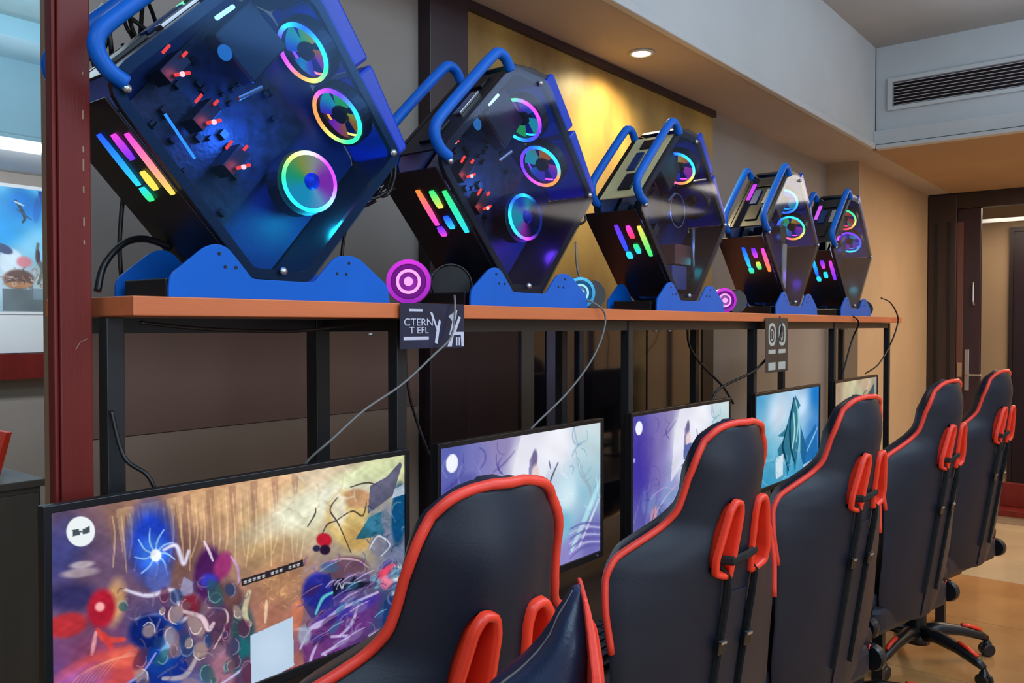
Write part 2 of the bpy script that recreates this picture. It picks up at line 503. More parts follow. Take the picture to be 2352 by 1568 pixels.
# ------------------------------------------------------------------ entrance: dark frame, leaf, corridor
d1 = struct(thing('door_1', 'dark wooden double door frame with one leaf ajar', 'door', (XD, 0, 0)))
box('frame_jamb', -0.04, 0.06, 1.36, 1.555, 0, 2.41, M_darkwood, d1, 0.003)
box('frame_head', -0.03, 0.06, 0.30, 1.359, 2.30, 2.41, M_darkwood, d1, 0.003)
for k in range(2):
    box('glazing_bead', -0.052, -0.041, 1.40 + k * 0.09, 1.412 + k * 0.09, 0.2, 2.2, M_black, d1)
lf = box('door_leaf', -0.01, 0.035, 1.20, 1.358, 0.05, 2.298, M_plum, d1, 0.003)
box('reveal_strip', -0.016, -0.0105, 1.315, 1.358, 0.05, 2.2, mat('brown_strip', (92, 56, 50), 0.5), d1)
hp = MB(); hp.box(-0.022, -0.0105, 1.27, 1.30, 0.93, 1.24).tube([(-0.03, 1.285, 1.05), (-0.06, 1.285, 1.05), (-0.065, 1.27, 1.05), (-0.065, 1.18, 1.05)], 0.009)
hp.build('door_handle', M_silver, lf, bevel=0.002)
box('lock_case', -0.026, -0.0165, 1.318, 1.35, 1.03, 1.14, M_tantrim, lf)
MB().tube([(-0.02, 1.245, 1.74), (-0.03, 1.245, 1.72), (-0.03, 1.245, 1.60), (-0.02, 1.24, 1.57)], 0.006).build('hook', M_silver, lf)
d2 = struct(thing('door_2', 'dark door in the corridor wall beyond the entrance', 'door', (8.3, 0, 0)))
box('door_panel', -0.03, -0.001, 0.25, 1.16, 0.0, 2.22, M_plum, d2, 0.003)
MB().ring([(0.22, 0), (1.19, 0), (1.19, 2.26), (0.22, 2.26)], [(0.25, 0.001), (1.16, 0.001), (1.16, 2.22), (0.25, 2.22)], 0.001, 0.04,
          Matrix.Rotation(PI / 2, 4, 'Z')).build('door_frame', M_darkwood, d2)
struct(box('trim_corridor_rail', 7.6, 7.66, 0.60, 1.70, 2.24, 2.27, M_white))
stp = thing('entrance_step', 'low step with a red wooden tread at the entrance opening', 'step', (6.86, 0, 0))
box('riser', 0.0, 0.19, 0.30, 1.19, 0.0, 0.055, M_wall_warm, stp, 0.002)
box('shadow_strip', 0.006, 0.012, 0.31, 1.18, 0.0, 0.02, M_blackmetal, stp)  # black strip put in for the shadow at the foot of the riser
box('tread', -0.02, 0.19, 0.29, 1.195, 0.055, 0.10, M_redwood, stp, 0.004)
box('tread_back', 0.14, 0.19, 0.29, 1.195, 0.1005, 0.27, M_redwood, stp, 0.004)

# ------------------------------------------------------------------ neighbouring bay at the far left
struct(box('trim_bay_bulkhead', -2.5, 3.2, 5.1, 6.0, ZS, ZC, M_white))
struct(box('trim_bay_ledge', -2.5, 3.2, 5.02, 5.10, ZS - 0.03, ZS + 0.05, M_white, bevel=0.01))
struct(box('trim_bay_step', -2.5, 3.2, 4.7, 5.1, 2.90, ZC, M_white))


class Paint:
    def __init__(s, X, Y): s.X = X; s.Y = Y; s.c = np.zeros((len(X), 3)); s.minw = 0.75 * math.sqrt((X.max() - X.min()) * (Y.max() - Y.min()) / len(X))

    def base(s, pts, p=2.0):
        """inverse-distance blend of colour anchors"""
        W = 0; C = 0
        for x, y, col in pts:
            k = 1.0 / (((s.X - x) ** 2 + (s.Y - y) ** 2) ** (p / 2) + 1.0)
            W = W + k; C = C + k[:, None] * np.array(col, float)
        s.c = C / W[:, None]

    def mix(s, m, col, a=1.0):
        m = np.clip(m, 0, 1) * a
        s.c = s.c * (1 - m[:, None]) + np.array(col, float) * m[:, None]

    def ell(s, cx, cy, rx, ry, rot, col, soft=0.25, a=1.0):
        r = math.radians(rot); dx = s.X - cx; dy = s.Y - cy
        u = (dx * math.cos(r) + dy * math.sin(r)) / rx; v = (-dx * math.sin(r) + dy * math.cos(r)) / ry
        s.mix((1 - np.sqrt(u * u + v * v)) / soft + 0.5, col, a)

    def poly(s, P, col, a=1.0):
        ins = np.zeros(len(s.X), bool); n = len(P)
        for i in range(n):
            x1, y1 = P[i]; x2, y2 = P[(i + 1) % n]
            if y1 == y2: continue
            c = ((y1 > s.Y) != (y2 > s.Y)) & (s.X < (x2 - x1) * (s.Y - y1) / (y2 - y1) + x1)
            ins ^= c
        s.mix(ins.astype(float), col, a)

    def stroke(s, P, wd, col, a=1.0, soft=0.5):
        wd = max(wd, s.minw); P = [p[:2] for p in curve([(p[0], p[1], 0) for p in P], 6)]
        D = np.full(len(s.X), 1e9)
        x0 = min(p[0] for p in P) - wd * 2; x1 = max(p[0] for p in P) + wd * 2
        y0 = min(p[1] for p in P) - wd * 2; y1 = max(p[1] for p in P) + wd * 2
        sel = np.where((s.X > x0) & (s.X < x1) & (s.Y > y0) & (s.Y < y1))[0]
        if len(sel) == 0: return
        X = s.X[sel]; Y = s.Y[sel]; d = np.full(len(sel), 1e9); n = len(P)
        for i in range(n - 1):
            ax, ay = P[i]; bx, by = P[i + 1]; ux, uy = bx - ax, by - ay; L = ux * ux + uy * uy + 1e-9
            t = np.clip(((X - ax) * ux + (Y - ay) * uy) / L, 0, 1)
            d = np.minimum(d, np.hypot(X - ax - t * ux, Y - ay - t * uy) * (1 + 0.6 * abs(2 * (i / max(1, n - 2)) - 1)))
        m = np.clip((wd - d) / (wd * soft) + 0.0, 0, 1) * a
        s.c[sel] = s.c[sel] * (1 - m[:, None]) + np.array(col, float) * m[:, None]

    def grain(s, k, amp, seed):
        r = np.random.RandomState(seed); n = 0
        for _ in range(7):
            f = r.uniform(0.5, 1.6, 2) / k * r.choice([-1, 1], 2); ph = r.uniform(0, 6.28)
            n = n + np.sin(s.X * f[0] + s.Y * f[1] + ph + 1.5 * np.sin(s.Y * f[0] * 0.7 + ph * 2))
        s.c = s.c * (1 + amp * n[:, None] / 3)

    def scribble(s, n, x0, x1, y0, y1, cols, wd, ln, seed, a=0.8):
        r = random.Random(seed)
        for _ in range(n):
            x = r.uniform(x0, x1); y = r.uniform(y0, y1); t = r.uniform(0, 6.28); l = ln * r.uniform(0.4, 1.2); b = r.uniform(-1.6, 1.6)
            P = [(x, y)]
            for q in range(3):
                P.append((P[-1][0] + math.cos(t) * l / 3, P[-1][1] + math.sin(t) * l / 3)); t += b * 0.7
            s.stroke(P, wd * r.uniform(0.6, 1.5), r.choice(cols), a * r.uniform(0.6, 1))


def canvas(name, W, H, nx, ny, corners, painter, m, parent=None, y=0.0, nlinear=True):
    """flat grid W x H in the xz plane (origin bottom-left) coloured by painter in its own drawing coordinates;
    corners = drawing coordinates of the picture's TL, TR, BR, BL"""
    src = [(0, 0), (1, 0), (1, 1), (0, 1)]
    A = []; B = []
    for (u, v_), (x, y_) in zip(src, corners):
        A.append([u, v_, 1, 0, 0, 0, -u * x, -v_ * x]); B.append(x)
        A.append([0, 0, 0, u, v_, 1, -u * y_, -v_ * y_]); B.append(y_)
    h = np.linalg.solve(np.array(A, float), np.array(B, float))
    gu, gv = np.meshgrid(np.linspace(0, 1, nx + 1), np.linspace(0, 1, ny + 1))
    gu = gu.ravel(); gv = gv.ravel()
    dn = h[6] * gu + h[7] * gv + 1
    X = (h[0] * gu + h[1] * gv + h[2]) / dn; Y = (h[3] * gu + h[4] * gv + h[5]) / dn
    p = Paint(X, Y); painter(p)
    V = np.stack([gu * W, np.full_like(gu, y), (1 - gv) * H], 1)
    i = np.arange(nx)[None, :] + (nx + 1) * np.arange(ny)[:, None]; i = i.ravel()
    Fq = np.stack([i, i + nx + 1, i + nx + 2, i + 1], 1)
    me = bpy.data.meshes.new(name)
    me.vertices.add(len(V)); me.vertices.foreach_set('co', V.ravel())
    me.loops.add(Fq.size); me.loops.foreach_set('vertex_index', Fq.ravel())
    me.polygons.add(len(Fq)); me.polygons.foreach_set('loop_start', np.arange(0, Fq.size, 4)); me.polygons.foreach_set('loop_total', np.full(len(Fq), 4))
    me.update(calc_edges=True)
    me.materials.append(m)
    colattr(me, nlin(p.c))
    return put(bpy.data.objects.new(name, me), parent)


def paint_poster(p):
    p.base([(0, 0, (120, 190, 215)), (200, 250, (0, 110, 190)), (0, 500, (20, 140, 205)), (350, 700, (120, 190, 220)), (100, 900, (170, 190, 200)), (380, 900, (150, 165, 165)), (300, 40, (110, 180, 210))], 3)
    p.poly([(300, 140), (330, 140), (388, 320), (388, 140)], (20, 60, 130)); p.ell(330, 300, 40, 130, 10, (30, 90, 170), 0.4, 0.7)
    p.stroke([(130, 250), (180, 330), (210, 400), (190, 440)], 22, (40, 60, 70)); p.stroke([(120, 260), (200, 290)], 12, (170, 190, 200)); p.stroke([(140, 330), (270, 410)], 12, (40, 80, 110))
    p.ell(80, 800, 110, 110, 10, (190, 205, 215)); p.ell(10, 690, 90, 40, 20, (60, 75, 110)); p.ell(200, 800, 70, 50, 0, (190, 120, 130), 0.5)
    p.ell(150, 960, 140, 90, 0, (96, 72, 66)); p.ell(150, 1010, 120, 30, 0, (170, 125, 90))
    p.stroke([(330, 630), (320, 760), (370, 860), (330, 990)], 30, (90, 100, 100)); p.ell(330, 740, 20, 60, 0, (70, 50, 70))
    p.scribble(40, 0, 400, 850, 1020, [(210, 190, 180), (60, 50, 60), (150, 110, 90)], 7, 60, 3)
    p.poly([(0, 1050), (400, 1050), (400, 1250), (0, 1250)], (96, 108, 112)); p.poly([(280, 1040), (400, 1040), (400, 1140), (280, 1140)], (110, 130, 140))
    p.grain(60, 0.05, 5)


po = thing('wall_poster', 'blue fantasy art poster high on the far wall past the red post', 'poster', (1.42, 5.965, 1.512))
box('backing', -0.02, 1.02, 0.0, 0.012, -0.02, 0.83, M_white, po)
# drawing coordinates cover the visible strip near the right end and go on to the left
canvas('print', 1.0, 0.807, 300, 240, [(-1080, 135), (430, 135), (430, 1250), (-1080, 1250)], paint_poster, P_print, po, -0.002)
struct(box('trim_bay_white_band', -2.5, 3.2, 5.97, 5.999, 1.24, 1.50, M_white))
struct(box('trim_bay_red_rail', -2.5, 3.2, 5.90, 5.999, 1.07, 1.235, M_redwood))
cb = thing('side_cabinet', 'grey brown cabinet left of the red post below a poster', 'cabinet', (0.2, 3.0, 0))
box('body', 0.0, 0.985, 0.0, 0.5, 0.0, 0.88, M_cabinet, cb, 0.004)
box('cabinet_top', -0.01, 0.995, -0.015, 0.5, 0.88, 0.905, M_cabinet, cb, 0.003)
box('door', 0.01, 0.485, -0.014, -0.001, 0.03, 0.86, M_cabinet, cb, 0.002)
box('door', 0.495, 0.975, -0.014, -0.001, 0.03, 0.86, M_cabinet, cb, 0.002)
fo = thing('paper_folder', 'white paper stack with a leaning red edged board on the cabinet', 'folder', (0.98, 3.22, 0.905))
MB().prism([(-0.16, 0), (0.10, 0), (0.10, 0.09), (-0.16, 0.03)], -0.1, 0.1).build('paper_stack', M_paper, fo)
MB().prism([(0.102, 0), (0.122, 0), (0.162, 0.15), (0.144, 0.15)], -0.1, 0.1).build('red_edge', M_redpl, fo)

# ------------------------------------------------------------------ red post at the left end of the racks
pt = thing('partition_post', 'tall scratched red brown wooden post at the left end of the shelf', 'post', (0.5, 1.17, 0))
MB().box(-0.0115, 0.031, 0, 0.022, 0, ZS + 0.575).build('face_board', M_redwood, pt, bevel=0.002)
MB().box(-0.0185, -0.0118, 0.003, 0.024, 0, ZS + 0.575).build('edge_bead', M_redwood, pt, bevel=0.003)
rs = random.Random(4)
for k, (zz, h) in enumerate([(1.76, 0.004), (1.70, 0.012), (1.655, 0.008), (1.63, 0.016), (1.60, 0.009), (1.555, 0.012), (1.53, 0.006)]):
    MB().box(0.0195, 0.0215, -0.0006, 0.0001, zz, zz + h).build('chip', M_tantrim, pt)
MB().tube([(0.008, -0.0003, 1.387), (0.014, -0.0003, 1.397), (0.024, -0.0003, 1.402)], 0.0006, 5).build('scratch', M_tantrim, pt)
struct(box('trim_wall_end', 0.7348, 0.745, YW, YW + 0.09, 0, ZC, M_tantrim))

# ------------------------------------------------------------------ desk and rack with the long shelf
dk = thing('long_desk', 'long dark wooden gaming desk under the row of monitors', 'desk', (0, 0, 0))
box('desktop', -0.35, 4.42, 0.82, 1.56, 0.722, 0.75, M_desk, dk, 0.003)
for x in (-0.30, 0.98, 1.72, 2.52, 3.32, 4.36):
    box('leg', x, x + 0.04, 0.88, 0.92, 0, 0.7215, M_blackmetal, dk, 0.002)
    box('leg', x, x + 0.04, 1.48, 1.52, 0, 0.7215, M_blackmetal, dk, 0.002)
box('modesty_rail', -0.3, 4.38, 1.49, 1.51, 0.64, 0.70, M_blackmetal, dk)

rk = thing('shelf_rack', 'black metal rack carrying one long orange brown wooden shelf', 'shelf', (0, 0, 0.75))
X0 = 0.553; X1 = 4.44
zt = ZSH - 0.75 - 0.027
box('shelf_board', X0, X1, 1.10, 1.375, zt, zt + 0.027, M_shelf, rk, 0.0015)
posts = [(0.557, 0.583, 1.185, 1.211)]
for r in (0.941, 1.66, 2.37, 3.09, 3.80):
    x = r * 1.14; posts.append((x - 0.0125, x + 0.0125, 1.128, 1.153))
posts += [(1.047, 1.080, 1.345, 1.378)]
for x in (1.90, 2.71, 3.53, 4.33): posts.append((x - 0.0125, x + 0.0125, 1.345, 1.37))
for i, p in enumerate(posts):
    q = box('post', p[0], p[1], p[2], p[3], 0, zt - 0.0015, M_blackmetal, rk, 0.0015)
box('front_rail', 1.093, 4.32, 1.131, 1.150, zt - 0.026, zt - 0.001, M_blackmetal, rk)
box('back_rail', 0.6, 4.32, 1.350, 1.365, zt - 0.026, zt - 0.001, M_blackmetal, rk)
for x in (1.0725, 1.90, 2.71, 3.53, 4.33):
    box('cross_rail', x - 0.010, x + 0.010, 1.155, 1.344, zt - 0.024, zt - 0.001, M_blackmetal, rk)
for x in (1.0, 2.03, 2.11, 2.86, 2.94, 3.62, 3.70):
    MB().lathe([(0, 0), (0.006, 0.001), (0.007, 0.004), (0.0, 0.004)], 12, Matrix.Translation((x, 1.135, zt - 0.0315))).build('bolt', M_silver, rk, smooth=True)

# ------------------------------------------------------------------ monitors
CREAM = (226, 222, 190); TAN = (196, 164, 122)


def art_battle(p):
    p.base([(100, 480, (112, 84, 96)), (500, 400, (150, 112, 96)), (900, 400, (205, 158, 118)), (1300, 330, (222, 178, 140)), (1600, 280, (228, 208, 176)),
            (2200, 150, (206, 206, 160)), (1500, 500, (212, 200, 158)), (1250, 650, (184, 150, 108)), (1350, 900, (176, 128, 94)), (700, 700, (120, 84, 78)),
            (300, 800, (104, 80, 110)), (120, 700, (70, 66, 120)), (1900, 700, (176, 160, 130)), (2200, 700, (110, 120, 150)), (1300, 1100, (168, 112, 92)),
            (600, 1100, (80, 70, 120)), (1050, 1250, (120, 90, 110)), (1850, 1250, (88, 52, 112)), (2150, 1150, (52, 66, 110)), (1750, 1050, (82, 70, 140)),
            (350, 1300, (150, 62, 90)), (650, 1450, (40, 60, 130)), (1000, 1450, (84, 60, 90)), (1500, 1450, (110, 66, 110)), (150, 1450, (90, 70, 150))], 3.2)
    for k in range(26):                                             # hanging curtain-like spikes of light
        x = 380 + k * 45; t = 60 + 40 * math.sin(k * 2.3)
        p.poly([(x - 28, 470 - k * 9), (x + 24, 460 - k * 9), (x + 10 * math.sin(k), 620 + t - k * 2)], (228, 188, 140) if k % 3 else (150, 108, 90), 0.42)
        p.stroke([(x, 500 - k * 8), (x + 12, 600), (x + 26 * math.sin(k * 1.7), 700 + t)], 7, (240, 212, 160), 0.5)
    p.ell(1650, 420, 480, 90, -22, (236, 240, 220), 0.9, 0.75); p.ell(2050, 230, 300, 60, -12, (214, 226, 172), 0.9, 0.7)
    p.ell(1480, 480, 150, 110, 20, (236, 236, 208), 0.9, 0.6)
    # blue lightning glow
    p.ell(585, 640, 120, 200, 0, (24, 60, 190), 0.7, 0.95); p.ell(590, 700, 80, 90, 0, (60, 120, 240), 0.8)
    for a in range(9):
        t = a * 0.7
        p.stroke([(605, 700), (605 + 60 * math.cos(t), 700 + 70 * math.sin(t)), (605 + 110 * math.cos(t + .25), 700 + 140 * math.sin(t + .25))], 7, (160, 205, 255), 0.9)
    p.ell(607, 708, 30, 34, 0, (240, 248, 255))
    p.ell(620, 830, 70, 80, 0, (84, 104, 190), 0.4, 0.8)
    # white figure scraps beside it
    for q in [[(650, 680), (720, 660), (760, 760), (790, 690)], [(440, 880), (560, 920), (700, 900), (730, 980)], [(500, 1040), (620, 1030), (720, 1080), (790, 1040)]]:
        p.stroke(q, 20, (196, 190, 220), 0.85); p.stroke(q, 9, (240, 236, 250), 0.6)
    p.poly([(760, 830), (828, 870), (800, 940), (730, 930)], (150, 150, 190), 0.8)
    # left side: bluish pillar, red figure and swirl
    p.ell(130, 620, 90, 160, 10, (66, 70, 130), 0.8, 0.7); p.ell(215, 780, 90, 24, -4, (176, 160, 166), 0.5, 0.8); p.ell(225, 740, 60, 18, -4, (190, 176, 180), 0.5, 0.8)
    p.ell(180, 900, 120, 70, 0, (40, 40, 90), 0.7, 0.8)
    p.ell(390, 940, 50, 110, 8, (236, 180, 110), 0.8, 0.8)
    p.ell(150, 1040, 100, 60, -8, (180, 48, 56), 0.4); p.ell(320, 970, 70, 100, 5, (176, 30, 52), 0.4); p.ell(312, 960, 24, 24, 0, (244, 170, 170), 0.5)
    p.stroke([(300, 1080), (340, 1130), (430, 1140)], 26, (206, 70, 66)); p.stroke([(290, 1090), (270, 1200)], 16, (220, 150, 160)); p.stroke([(330, 1100), (370, 1180)], 22, (200, 60, 60))
    p.ell(330, 1300, 270, 110, -14, (196, 74, 76), 0.35, 0.95); p.ell(460, 1230, 130, 50, -8, (232, 104, 84), 0.6, 0.8)
    p.ell(180, 1350, 160, 80, -20, (150, 90, 170), 0.8, 0.8)
    for k in range(8): p.stroke([(120 + 30 * k, 1400 - 12 * k), (220 + 30 * k, 1290 - 10 * k), (380 + 20 * k, 1230)], 5, (240, 150, 130), 0.5)
    p.poly([(80, 1540), (250, 1540), (600, 1250), (760, 1260), (840, 1540)], (16, 44, 140), 0.85)
    p.ell(640, 1180, 120, 170, 10, (20, 60, 150), 0.35); p.ell(560, 1110, 100, 90, 0, (14, 34, 110), 0.35); p.ell(668, 1190, 36, 80, 12, (110, 170, 220), 0.6)
    p.stroke([(600, 1230), (520, 1330), (380, 1410), (280, 1500)], 10, (150, 150, 220), 0.9)
    p.ell(740, 1480, 170, 90, -20, (110, 122, 190), 0.6, 0.8); p.stroke([(640, 1370), (760, 1370), (840, 1260)], 22, (190, 176, 176), 0.8)
    # centre-left: purple horned shape, brown stones, pale loops
    p.ell(900, 820, 80, 150, 8, (76, 30, 90), 0.35); p.ell(990, 780, 50, 80, 20, (150, 50, 110), 0.5); p.stroke([(880, 640), (910, 700), (930, 750)], 12, (220, 200, 220))
    p.ell(905, 860, 50, 40, 0, (60, 60, 190), 0.6); p.stroke([(1040, 730), (1080, 800), (1085, 880)], 12, (190, 150, 190))
    p.ell(1020, 970, 90, 100, 0, (104, 70, 70), 0.3); p.ell(960, 1110, 90, 110, 20, (88, 58, 84), 0.3); p.stroke([(900, 1010), (1000, 1030), (1010, 1110), (930, 1240)], 9, (206, 180, 180))
    p.ell(800, 990, 56, 60, 0, (130, 40, 60), 0.4); p.stroke([(760, 1020), (860, 1060), (900, 1130), (930, 1100)], 22, (206, 180, 190)); p.ell(980, 1380, 80, 120, 12, (160, 110, 130), 0.4)
    p.ell(1110, 1180, 70, 160, 0, (40, 80, 84), 0.5); p.stroke([(1150, 940), (1120, 1050), (1150, 1130)], 26, (206, 196, 160)); p.ell(1090, 1290, 60, 110, 10, (30, 100, 110), 0.4)
    p.stroke([(910, 1470), (1060, 1400), (1140, 1340)], 10, (190, 180, 220)); p.stroke([(1260, 1000), (1250, 1120)], 16, (222, 190, 160))
    # golden bright figure, red cap
    p.ell(1830, 520, 160, 170, 10, (214, 186, 120), 0.3); p.ell(1900, 400, 110, 60, 0, (196, 150, 110), 0.4); p.ell(1760, 470, 60, 100, 0, (228, 220, 190), 0.5); p.ell(1900, 650, 110, 80, 0, (196, 160, 96), 0.5)
    for q in [[(1760, 390), (1700, 470), (1760, 560), (1850, 740)], [(1740, 540), (1860, 480), (1940, 510), (1970, 430)], [(1640, 620), (1680, 560), (1740, 540)], [(1540, 570), (1590, 500), (1600, 460)], [(1850, 330), (1990, 300), (2100, 340)]]:
        p.stroke(q, 8, (70, 56, 50), 0.9)
    p.ell(1655, 655, 55, 42, 10, (180, 30, 50), 0.3); p.ell(1660, 715, 38, 30, 0, (40, 24, 50), 0.3); p.ell(1600, 705, 26, 20, 0, (44, 40, 70), 0.4)
    # upper-right slate slope and teal shapes
    p.poly([(2000, 320), (2130, 260), (2240, 160), (2255, 180), (2180, 380), (1980, 500)], (82, 82, 112), 0.9)
    p.poly([(1880, 660), (1990, 520), (2120, 470), (2200, 560), (2080, 640)], (24, 92, 120), 0.9); p.ell(2040, 560, 80, 60, 0, (60, 130, 160), 0.5, 0.7)
    p.ell(2225, 500, 60, 200, 4, (14, 76, 122), 0.3); p.poly([(2190, 340), (2270, 305), (2275, 370), (2170, 400)], (196, 206, 222), 0.9); p.ell(2125, 530, 40, 100, 0, (130, 130, 150), 0.4, 0.8)
    p.ell(2060, 700, 70, 70, 0, (120, 120, 140), 0.3, 0.8); p.stroke([(1990, 720), (2060, 640), (2150, 700), (2080, 770)], 9, (200, 205, 220))
    # lower right: dark craft, purple bands and pale strokes
    p.ell(1830, 840, 150, 80, 0, (104, 74, 90), 0.3); p.stroke([(1640, 800), (1760, 775), (1900, 790), (1980, 840)], 9, (190, 160, 170))
    p.ell(1610, 960, 110, 110, 0, (40, 44, 150), 0.3); p.poly([(1480, 1010), (1560, 880), (1700, 860), (1720, 1060), (1560, 1130)], (34, 40, 130), 0.6)
    p.stroke([(1590, 1100), (1640, 1010), (1710, 980)], 16, (90, 190, 200)); p.poly([(1710, 900), (1990, 880), (1985, 950), (1715, 1005)], (22, 26, 44), 0.95)
    p.stroke([(1740, 960), (1760, 925), (1780, 960), (1800, 925), (1860, 930), (1960, 910)], 7, (170, 180, 190))
    p.ell(2035, 930, 42, 44, 0, (120, 180, 200), 0.4); p.ell(2130, 870, 90, 36, -22, (214, 72, 100), 0.4); p.ell(2120, 940, 50, 46, 0, (220, 120, 150), 0.4); p.ell(2210, 890, 54, 60, 0, (206, 220, 220), 0.5)
    p.ell(2205, 1000, 50, 60, 0, (150, 180, 200), 0.5); p.poly([(2100, 1060), (2240, 1000), (2200, 1180), (2080, 1200)], (22, 52, 100), 0.85)
    p.poly([(1480, 1200), (1700, 1080), (2080, 1000), (2040, 1160), (1540, 1500)], (112, 44, 128), 0.55)
    p.ell(1830, 1090, 240, 46, -14, (60, 50, 160), 0.5, 0.8)
    for q, wd in [([(1440, 1180), (1600, 1180), (1760, 1090), (2050, 1000)], 17), ([(1480, 1300), (1560, 1180), (1700, 1130)], 14), ([(1900, 1060), (1850, 1180), (1760, 1250)], 16),
                  ([(1630, 1350), (1760, 1300), (1820, 1260), (1700, 1250)], 18), ([(1520, 1480), (1560, 1350), (1620, 1250)], 14), ([(1980, 1270), (2060, 1250), (2130, 1220)], 16), ([(1970, 1320), (2060, 1300)], 16), ([(1640, 1350), (1690, 1380)], 10)]:
        p.stroke(q, wd, (190, 180, 220), 0.9)
    p.ell(1510, 1220, 44, 60, 0, (150, 160, 180), 0.4, 0.8); p.ell(1460, 1100, 40, 100, 10, (206, 120, 90), 0.5, 0.8)
    p.ell(1270, 1450, 80, 50, -20, (190, 110, 90), 0.6, 0.7); p.ell(1450, 1400, 60, 90, 0, (196, 120, 90), 0.6, 0.6)
    p.poly([(1900, 1380), (2230, 1180), (2130, 1360), (1850, 1500)], (70, 40, 110), 0.6)
    p.scribble(46, 1230, 1500, 820, 1040, [(236, 190, 130), (206, 150, 110)], 4, 50, 11, 0.5)
    p.scribble(90, 440, 1150, 860, 1530, [(150, 136, 160), (50, 42, 80), (120, 100, 130), (84, 64, 96)], 7, 90, 12, 0.55)
    p.scribble(80, 1480, 2230, 780, 1480, [(150, 150, 200), (40, 30, 90), (120, 60, 140), (60, 60, 150)], 8, 110, 13, 0.5)
    p.scribble(30, 1950, 2260, 360, 820, [(150, 176, 190), (20, 50, 90), (60, 90, 120)], 6, 80, 14, 0.6)
    p.scribble(30, 1350, 1900, 250, 560, [(250, 250, 236), (190, 170, 130)], 8, 110, 15, 0.4)
    p.grain(42, 0.06, 2); p.grain(14, 0.04, 3)
    rr_ = random.Random(31)
    for k in range(46):                                             # crowd of small armoured blobs
        x = rr_.uniform(420, 1160); y = rr_.uniform(900, 1520); w_ = rr_.uniform(14, 44)
        c = rr_.choice([(70, 54, 92), (110, 80, 90), (34, 60, 110), (150, 120, 130), (90, 40, 70), (40, 90, 96), (176, 150, 140)])
        p.ell(x, y, w_, w_ * rr_.uniform(0.8, 2.0), rr_.uniform(-50, 50), c, 0.4, 0.7)
        a_ = rr_.uniform(0, 6.28)
        p.stroke([(x + w_ * math.cos(a_ + q * .9), y + 1.3 * w_ * math.sin(a_ + q * .9)) for q in range(4)], 5, [min(255, v + 90) for v in c], 0.7)
    for k in range(34):
        x = rr_.uniform(1490, 2230); y = rr_.uniform(800, 1450); w_ = rr_.uniform(14, 46)
        c = rr_.choice([(56, 44, 120), (100, 50, 130), (30, 50, 100), (130, 110, 160), (60, 30, 80), (50, 100, 140)])
        p.ell(x, y, w_ * 1.5, w_ * 0.7, rr_.uniform(-50, 10), c, 0.4, 0.6)
        p.stroke([(x - w_ * 1.6, y + 22), (x, y - w_ * .3), (x + w_ * 1.8, y - w_ * .9)], 5, [min(255, v + 90) for v in c], 0.7)
    # interface elements
    p.ell(222, 572, 70, 76, 0, (236, 244, 246), 0.06); p.poly([(180, 565), (215, 558), (216, 590), (182, 598)], (70, 84, 92)); p.poly([(232, 560), (266, 545), (266, 578), (232, 588)], (70, 84, 92)); p.stroke([(215, 575), (234, 570)], 7, (90, 100, 110))
    p.poly([(1100, 865), (1505, 768), (1508, 808), (1105, 905)], (44, 38, 46))
    for k in range(13):
        x = 1118 + k * 29; y = 886 - k * 7
        if k not in (5, 9): p.stroke([(x, y - 6), (x + 16, y - 12)], 6, (206, 206, 206)); p.stroke([(x, y + 3), (x + 16, y - 2)], 5, (190, 190, 190))
    p.poly([(1155, 1190), (1430, 1105), (1436, 1395), (1156, 1500)], (186, 208, 230)); p.ell(1290, 1290, 90, 90, 0, (196, 216, 236), 1.0, 0.8)


